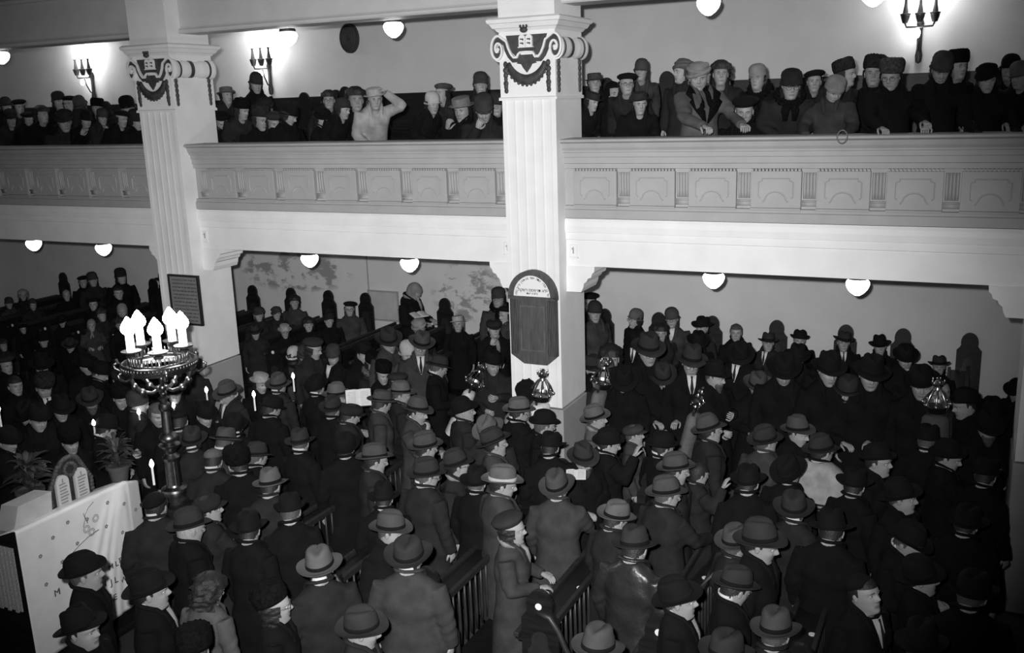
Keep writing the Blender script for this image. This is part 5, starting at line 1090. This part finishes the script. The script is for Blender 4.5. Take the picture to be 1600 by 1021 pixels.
# by the near column and to the right under the gallery
T([(726, 643, 85, 5, 'Fk', 'd', 'down', 'm', 'white haired, profile right', 'hc'), (825, 622, 150, 5, 'Tk', 'k', 'hold', 'm', 'holding a crowned scroll at the column', 'T', dict(yaw=0)), (812, 645, 110, 10, 'Fg', 'k', 'rest', 'm', 'broad dark band, glasses', 'gc', dict(yaw=-25)),
   (851, 665, 110, 15, 'Bk', 'k', 'down', 'm', 'back turned before the near column', ''), (765, 672, 150, 5, 'Fg', 'd', 'down', 'm', 'pale hat above a darker one', ''), (774, 694, 100, 5, 'Fd', 'm', 'down', 'm', 'wide fur lapel, profile right', 'l'),
   (932, 655, 80, 5, 'Fg', 'g', 'down', 'm', 'light coat, pale scarf, profile right', 's', dict(yaw=0)), (927, 577, 30, 5, 'Fd', 'k', 'hold', 'm', 'behind the scroll crown', ''), (954, 562, 5, 0, '0', 'k', 'down', 'f', 'dark curls beside scroll crown', 'u'),
   (948, 583, 30, 5, 'Fm', 'd', 'hold', 'm', 'holding ornate crowned scroll', ''), (921, 473, -10, 0, 'Pk', 'k', 'down', 'f', 'top row beside near column', '', dict(Y=13.0)), (929, 489, 10, 5, 'Ld', 'm', 'down', 'f', 'mid grey coat beside near column', '', dict(Y=12.3)),
   (992, 499, -50, 5, 'Lg', 'k', 'down', 'f', 'glasses, profile left, standing high', 'g', dict(Y=12.7)), (1050, 498, -5, 5, 'Lm', 'm', 'down', 'f', 'glasses, open light collar', 'gt', dict(Y=12.8)), (1032, 521, 5, 5, '0', 'd', 'down', 'f', 'dark hair below the cloche', 'u', dict(Y=12.2)),
   (995, 533, 5, 35, 'Bk', 'k', 'down', 'm', 'black brim, bright white shirt', 't', dict(Y=11.8)), (1013, 548, 20, 15, 'Fd', 'k', 'down', 'm', 'heavy build, glasses, mid group', 'g'), (1097, 512, -30, 5, 'Fk', 'd', 'down', 'm', 'tall crease before a pew end', '', dict(Y=12.6)),
   (1090, 536, 5, 10, 'Fk', 'k', 'down', 'm', 'long bearded, in front of pew end', 'b', dict(Y=11.8)), (1080, 566, 5, 15, 'Fd', 'k', 'down', 'm', 'glasses, centre of right group', 'gt'), (1036, 590, 10, 30, 'Fd', 'k', 'rest', 'm', 'glasses, head bowed, clasped hands', 'g'),
   (1118, 588, 60, 10, 'Fk', 'k', 'hold', 'm', 'goateed, holding two silver finials', 'b', dict(yaw=25)), (1157, 556, 5, 35, 'Fk', 'k', 'down', 'm', 'black fedora above grey one', 't'), (1184, 604, 15, 15, 'Fm', 'k', 'rest', 'm', 'grey fedora, collar and tie', 't'),
   (1200, 536, 5, 5, 'Fd', 'd', 'down', 'm', 'by the second bare pew end', 't', dict(Y=12.6)), (1249, 532, 5, 5, 'Bk', 'k', 'down', 'm', 'bowler shaped hat against the wall', '', dict(Y=12.7)), (1318, 535, 5, 5, 'Fd', 'k', 'down', 'm', 'third from right against the wall', 't', dict(Y=12.7)),
   (1375, 541, 5, 5, 'Fk', 'k', 'down', 'm', 'second from right against the wall', '', dict(Y=12.7)), (1415, 560, 10, 10, 'Bk', 'k', 'down', 'm', 'in front of tall pew end, right', 't'), (1467, 573, 5, 5, 'Fd', 'k', 'down', 'm', 'curled brim left of lone pew end', '', dict(Y=12.2)),
   (1295, 579, 20, 15, 'Fk', 'k', 'down', 'm', 'behind the two bowed men', 'c'), (1267, 608, 5, 20, 'Fk', 'k', 'rest', 'm', 'bowed, long face, bearded', 'b'), (1324, 612, -5, 25, 'Bd', 'k', 'rest', 'm', 'bowed over clasped hands, bearded', 'b'),
   (1402, 629, 5, 25, 'Fk', 'k', 'rest', 'm', 'bowed, hand below, right group', ''), (1467, 618, 0, 5, '0', 'd', 'down', 'm', 'dim pale-haired, in front of pew end', 'h'), (1507, 633, -60, 20, 'Bk', 'k', 'down', 'm', 'profile left in the dark right', ''),
   (1550, 645, 10, 20, 'Bk', 'k', 'down', 'm', 'glasses, above the bearded man', 'g'), (1543, 668, 20, 20, 'Fk', 'k', 'hold', 'm', 'full grey beard, far right', 'b'), (1588, 612, -20, 10, 'Fk', 'k', 'down', 'm', 'black, at the right picture edge', '', dict(Y=11.4)), (1245, 560, 0, 10, 'Fk', 'k', 'down', 'm', 'dim, between wall rows, right', ''),
   (1360, 585, 10, 10, 'Fk', 'k', 'down', 'm', 'dim, behind bowed men, right', ''), (1440, 600, 5, 10, 'Bk', 'k', 'down', 'm', 'dim, left of curled brim man', ''), (1150, 520, 0, 0, '0', 'k', 'down', 'm', 'dim, between pew ends', '', dict(Y=12.7)),
   (975, 595, 5, 35, 'Fk', 'k', 'down', 'm', 'dark, right of ornate scroll', ''), (1225, 580, 5, 35, 'Fk', 'k', 'down', 'm', 'dark, right of grey fedora', '')])
# middle of the hall
T([(470, 694, 160, 25, 'Fd', 'k', 'down', 'm', 'lost among black backs, corner of collar', 'c'), (424, 760, 150, 30, 'Fg', 'd', 'down', 'm', 'pale creased crown from above', ''), (587, 720, 100, 20, 'Fm', 'd', 'down', 'm', 'grey hat above a pew rail', ''), (520, 640, 150, 20, 'Fd', 'k', 'down', 'm', 'black back below reading man'),
   (540, 700, 170, 15, 'Bk', 'k', 'down', 'm', 'broad black back, mid left'), (666, 700, 110, 20, 'Fm', 'm', 'down', 'm', 'below the finger-raising man', ''), (668, 744, 110, 10, 'Fd', 'd', 'down', 'm', 'glasses temple visible, mid hall', 'gc', dict(yaw=-25)), (715, 728, 100, 5, 'Fd', 'd', 'down', 'm', 'spectacles, neck scarf, mid hall', 'gs'),
   (786, 757, 90, 20, 'Fg', 'm', 'down', 'm', 'light hat with narrow white band', 'B'), (872, 762, 165, 10, 'Fm', 'm', 'reach', 'm', 'wide brim from behind, pointing hand', 'c'), (912, 718, 30, 12, 'Fd', 'k', 'rest', 'm', 'glasses and beard, looking down', 'gb'),
   (952, 694, 95, 10, 'Bk', 'k', 'up', 'm', 'black brim, raised white hand', 'c'), (991, 680, 85, 5, 'Cm', 'm', 'down', 'm', 'young, in a peaked cap', 't', dict(s=.86, yaw=0)), (1036, 700, 120, 20, 'Bk', 'k', 'down', 'm', 'round black crown by capped boy', 'c'),
   (1058, 735, 100, 15, 'Fm', 'd', 'down', 'm', 'grey hat above another grey hat', ''), (1043, 774, 110, 10, 'Fm', 'd', 'reach', 'm', 'dented crown, hands on pew rail', ''), (1110, 673, 110, 5, 'Fm', 'd', 'down', 'm', 'large hat, broad mid hall back', ''), (1092, 742, 120, 20, '0', 'd', 'up', 'm', 'hidden head, raised hand', 'x', dict(s=.86)),
   (1197, 690, 120, 5, 'Fd', 'm', 'down', 'm', 'white collar edge, grey back', 'c'), (1248, 676, 60, 20, 'Fm', 'k', 'down', 'm', 'rounded grey crown, right of centre', ''), (1234, 738, 150, 5, 'Fk', 'k', 'down', 'm', 'pale nape, black coat', ''), (1241, 797, 170, 20, 'Fd', 'd', 'down', 'm', 'brim from above over white collar', 'c', dict(width=1.1)),
   (1285, 706, 130, 10, 'Fd', 'k', 'down', 'm', 'white prayer shawl over his shoulder', 'T'), (1372, 722, 75, 0, 'Bk', 'k', 'down', 'm', 'profile right, dotted hat', ''), (1410, 778, 80, 0, 'Fk', 'k', 'down', 'm', 'jaw lit, far right', '', dict(yaw=25)), (1482, 715, 80, 15, 'Bk', 'k', 'reach', 'm', 'thin hands lit, far right', ''),
   (1335, 760, 165, 30, 'Fk', 'k', 'down', 'm', 'dark, below the shawl', ''), (1450, 690, 165, 30, 'Fk', 'k', 'down', 'm', 'dark, right of dotted hat', ''), (1540, 745, 165, 30, 'Bk', 'k', 'down', 'm', 'dark, far right middle', ''), (1170, 755, 165, 30, 'Fk', 'k', 'down', 'm', 'dark, behind grey back', ''),
   (1420, 850, 60, 25, 'Fk', 'k', 'rest', 'm', 'only collar lit, far right', 'c'), (1440, 903, 95, 5, 'Fk', 'k', 'down', 'm', 'slanted white collar, right foreground', 'c', dict(yaw=0)), (1350, 928, 55, -8, 'Kk', 'k', 'down', 'm', 'stern lit face, right foreground', 't', dict(yaw=0)),
   (1150, 850, 140, 20, 'Fm', 'd', 'down', 'm', 'grey brim behind a black hat', ''), (1190, 850, 80, 20, 'Fd', 'k', 'down', 'm', 'black hat, small lit cheek', ''), (1150, 920, 120, 25, 'Fd', 'k', 'down', 'm', 'white collar crescent, right foreground', 'c'), (1213, 990, 160, 30, 'Fm', 'd', 'down', 'm', 'round brim, bottom edge', ''),
   (993, 857, 150, 25, 'Fd', 'L', 'down', 'm', 'shiny jacket back, mid foreground', '', dict(width=1.08)), (963, 812, 130, 25, 'Fg', 'd', 'down', 'm', 'pale hat with dented crown', ''), (1062, 938, 85, 5, 'Fk', 'k', 'down', 'm', 'fleshy face profile right, white collar', 'ct', dict(yaw=0)),
   (800, 828, 80, 0, 'Pd', 'm', 'rest', 'f', 'patterned neck scarf, hand on pew', 's', dict(yaw=0)), (640, 872, 160, 15, 'Fd', 'm', 'down', 'm', 'long grey coat from behind', 'c', dict(width=1.12)), (612, 830, 70, 10, 'Fm', 'k', 'down', 'm', 'lit face behind long coated man', ''),
   (501, 888, 175, 15, 'Fg', 'd', 'down', 'm', 'pale dented hat from behind', 'c', dict(width=1.08)), (430, 948, 85, 0, 'Uk', 'k', 'down', 'f', 'glasses in profile, bottom left', 'gl', dict(yaw=0)), (568, 985, 85, 10, 'Fd', 'd', 'down', 'm', 'fleshy profile, bottom edge', 'h', dict(yaw=0)),
   (328, 925, 110, 10, '0', 'g', 'down', 'f', 'light coat, curls from behind', 'uc'), (237, 925, 80, -5, 'Fk', 'k', 'down', 'm', 'sharp lit profile before the cloth', 't', dict(yaw=0)), (134, 897, 80, -5, 'Bk', 'k', 'down', 'm', 'shaded profile before the cloth', '', dict(yaw=0)), (130, 985, 50, 0, 'Fk', 'k', 'down', 'm', 'bottom left corner, face half lit', '', dict(yaw=0)),
   (245, 792, 150, 10, 'Kk', 'd', 'down', 'm', 'black round cap by the desk end', 'c'), (298, 826, 110, 15, 'Fd', 'k', 'down', 'm', 'banded dark hat, grizzled sideburn', 'h'), (326, 797, 90, 5, 'Cd', 'd', 'reach', 'm', 'pale hand out, dark flat cap', '', dict(yaw=-25)),
   (860, 700, 165, 30, 'Fk', 'k', 'down', 'm', 'dark back in front of column base'), (745, 755, 165, 30, 'Fk', 'k', 'down', 'm', 'dark, behind the light banded hat'), (600, 780, 170, 30, 'Fk', 'k', 'down', 'm', 'dark back beyond a pew rail', '', dict(s=.9)), (390, 830, 165, 30, 'Fk', 'k', 'down', 'm', 'black back, lower left'),
   (455, 800, 165, 30, 'Bk', 'k', 'down', 'm', 'black back under pale crown'), (1300, 830, 165, 30, 'Fk', 'k', 'down', 'm', 'black, right of the collar brim'), (1510, 820, 165, 30, 'Fk', 'k', 'down', 'm', 'black, far right lower'), (1520, 930, 165, 30, 'Bk', 'k', 'down', 'm', 'black, bottom right corner'),
   (935, 1018, 150, 30, 'Fm', 'd', 'down', 'm', 'crown at bottom edge, centre'), (1135, 1028, 150, 30, 'Fd', 'k', 'down', 'm', 'crown at bottom edge, right'), (305, 1020, 165, 30, 'Uk', 'k', 'down', 'm', 'black fur, bottom edge left'), (1440, 1010, 165, 30, 'Fk', 'k', 'down', 'm', 'dark, bottom edge right')])
build_people()
print('PEOPLE', len(PEOPLE), 'log', LOG, 'bodies', len(_body), 'coats', len(_coat))
# ------------------------------------------------------------------ things in hands
def basis(dirv, roll=0):
    return Vector(dirv).normalized().to_track_quat('Z', 'Y').to_matrix().to_4x4()
def near(u, v, pu, pv, dy=-.28):      # depth of the person at pu, pv, a little nearer
    P = min(PEOPLE, key=lambda q: (q['u'] - pu) ** 2 + (q['v'] - pv) ** 2); return onY(u, v, P['p'][1] + dy)
cw = MB().lathe([(0, 0), (.011, 0), (.010, .16), (0, .165)], n=12).mesh('wax', WAX, True, 40)
cf = MB().lathe([(0, .16), (.012, .168), (.021, .19), (.016, .215), (.005, .235), (0, .24)], n=12).mesh('flame', FLAMES, True)
for u, v, pu, pv, wh in ((2, 655, 12, 690, 'at the left picture edge'), (150, 676, 166, 672, 'beside a bowed white-collared man'), (220, 657, 217, 631, 'left of the brass candelabrum shaft'), (274, 646, 272, 612, 'just right of the brass shaft'), (325, 622, 355, 617, 'above a black homburg'), (241, 746, 245, 792, 'behind the black round cap'),
                         (399, 630, 425, 640, 'left of the wide black brim'), (460, 600, 436, 603, 'right of the grey fedora with white collar')):
    p = near(u, v + 12, pu, pv, .1 if v > 730 else -.1)
    k = empty('hand_candle', tuple(p), label='thin white burning candle held up ' + wh, cat='candle', group='hand candles in the crowd'); obj('wax', cw, k); obj('flame', cf, k)
def scroll(u, v, pu, pv, tilt, label, tone, crown, fin, dy=-.25, breast=False, sc=1.):
    p = near(u, v, pu, pv, dy); X_ = Vector(RW[0] * 0 + np.array([.9, .43, 0])).normalized(); up = Vector((0, 0, 1)); d = (up * math.cos(tilt) + X_ * math.sin(tilt) - Vector((0, .12, 0)))
    t = empty('torah_scroll', label=label, cat='torah scroll'); t.matrix_basis = Matrix.Translation(Vector(p)) @ basis(d) @ Matrix.Scale(sc, 4)
    a = np.arange(26) * 2 * math.pi / 26; R = []
    for z, rx, ry in ((-.62, .15, .085), (-.45, .145, .085), (-.15, .135, .08), (-.03, .125, .075), (.0, .10, .055), (.01, .02, .01)): R.append(np.stack([rx * np.cos(a) * (1 + .02 * np.cos(6 * a)), ry * np.sin(a) * (1 + .03 * np.cos(7 * a)), np.full(26, z)], 1))
    obj('mantle', MB().rings(R).mesh('mantle', mat('mantle_' + tone, dict(w=.62, g=.12, d=.05)[tone], .8, .15, 18, .3, 60), True, 60), t)
    for s_ in (-1, 1):
        obj('roller', MB().lathe([(0, -.05), (.014, -.05), (.014, .09), (.02, .10), (.0, .11)], (s_ * .065, 0, 0), 10).mesh('roller', WOODL, True, 40), t)
        if fin:
            b = MB(); b.lathe([(.022, .06), (.018, .10), (.030, .12), (.020, .14), (.04, .17), (.045, .19), (.022, .215), (.026, .23), (.034, .25), (.018, .27), (.012, .30), (.018, .31), (.006, .33), (0, .335)], (s_ * .065, 0, 0), 16)
            for i in range(6):
                t_ = i * math.pi / 3; b.tube([(s_ * .065 + .045 * math.cos(t_), .045 * math.sin(t_), .185), (s_ * .065 + .058 * math.cos(t_), .058 * math.sin(t_), .17), (s_ * .065 + .058 * math.cos(t_), .058 * math.sin(t_), .15)], .004, 4); b.ell((s_ * .065 + .058 * math.cos(t_), .058 * math.sin(t_), .14), (.011, .011, .012), 8, 5)
            obj('finial', b.mesh('finial', SILVER, True, 50), t)
    if crown:
        b = MB(); b.lathe([(.095, .06), (.10, .06), (.112, .10), (.125, .13), (.118, .13), (.105, .10)], n=26)
        for i in range(8):
            t_ = i * math.pi / 4; c, s__ = math.cos(t_), math.sin(t_); b.tube([(.108 * c, .108 * s__, .12), (.118 * c, .118 * s__, .17), (.09 * c, .09 * s__, .23), (.05 * c, .05 * s__, .29), (.02 * c, .02 * s__, .30)], [.012, .014, .011, .009, .008], 6, flat=.5); b.ell((.13 * c, .13 * s__, .145), (.018, .018, .022), 8, 5)
        b.lathe([(.03, .29), (.04, .30), (.03, .32), (.05, .335), (.055, .36), (.03, .38), (.015, .40), (.02, .415), (0, .43)], n=16)
        for i in range(5):
            t_ = i * 2 * math.pi / 5; b.ell((.06 * math.cos(t_), .06 * math.sin(t_), .38), (.012, .012, .03), 6, 4)
        obj('crown', b.mesh('crown', SILVER, True, 50), t)
    if breast:
        b = MB(); b.prism([(-.07, -.30), (0, -.33), (.07, -.30), (.075, -.14), (.04, -.10), (0, -.085), (-.04, -.10), (-.075, -.14)], 1, -.10, -.088)
        for z in (-.15, -.2, -.25): b.ell((0, -.10, z), (.035, .012, .018), 10, 5)
        b.tube([(-.05, -.09, -.11), (-.065, -.06, .0), (-.06, 0, .05)], .003, 4); b.tube([(.05, -.09, -.11), (.065, -.06, .0), (.06, 0, .05)], .003, 4)
        obj('breastplate', b.mesh('breastplate', SILVER, True, 40), t)
scroll(735, 612, 770, 569, math.radians(28), 'torah scroll with white mantle and bright silver crown, tilted beside white-haired man', 'w', True, False)
scroll(845, 632, 825, 622, math.radians(8), 'torah scroll in white mantle with big silver crown against the column', 'w', True, False, -.05, sc=1.0)
scroll(938, 612, 948, 583, math.radians(12), 'torah scroll with ornate silver crown right of the near column', 'g', True, False)
scroll(1086, 648, 1118, 588, math.radians(14), 'torah scroll in grey mantle with two bell-hung silver finials', 'g', False, True, -.3)
scroll(1462, 650, 1467, 618, 0, 'torah scroll in dim patterned mantle, right group', 'd', True, False, -.3)
# open prayer books
def book(u, v, pu, pv, label, rz, tilt, s_=1., dy=-.3, z=None):
    p = near(u, v, pu, pv, dy); t = empty('prayer_book', label=label, cat='book'); t.matrix_basis = Matrix.Translation(Vector(p)) @ Matrix.Rotation(rz, 4, 'Z') @ Matrix.Rotation(tilt, 4, 'X') @ Matrix.Scale(s_, 4)
    for s2 in (-1, 1):
        b = MB(); P = [(0, .0), (s2 * .05, .018), (s2 * .11, .014), (s2 * .155, .004), (s2 * .155, -.006), (0, -.006)]; b.prism([(x, z_) for x, z_ in P], 1, -.11, .11); pg = obj('page_block', b.mesh('page_block', PAPER, False), t)
        b = MB()
        for k in range(9): b.box(min(s2 * .03, s2 * .13), max(s2 * .03, s2 * .13), -.09 + k * .02, -.084 + k * .02, .0185, .0195)
        obj('print_lines', b.mesh('print_lines', mat('print_grey', .35, .8), False), pg)
    obj('cover', MB().box(-.165, .165, -.118, .118, -.012, -.006).mesh('cover', WOOD, False), t)
book(560, 622, 528, 620, 'large open prayer book, white pages, held among fedoras', math.radians(35), math.radians(55), .92, -.15)
book(655, 492, 647, 457, 'small open book on the pew before the praying woman', math.radians(60), math.radians(15), .8, -.45)
book(900, 742, 912, 718, 'dark small book before the bearded man with glasses', math.radians(20), math.radians(20), .6, -.25)
ring = MB().tube([(.045 * math.cos(t), 0, .06 * math.sin(t)) for t in np.linspace(0, 2 * math.pi, 17)[:-1]], .006, 6, closed=True)
p = onY(1316, 214, 9.44); tag(obj('bag_handle', ring.mesh('bag_handle', mat('horn', .12, .4), True), None, tuple(p)), 'pale ring handle hanging over the gallery rail by a gloved hand', 'handle')
st = MB().tube([onZ(1132, 880, 1.35), onZ(1082, 930, .9)], .010, 8); tag(obj('walking_stick', st.mesh('walking_stick', mat('stick_wood', .12, .4), True)), 'thin walking stick held slantwise in the right foreground', 'stick')
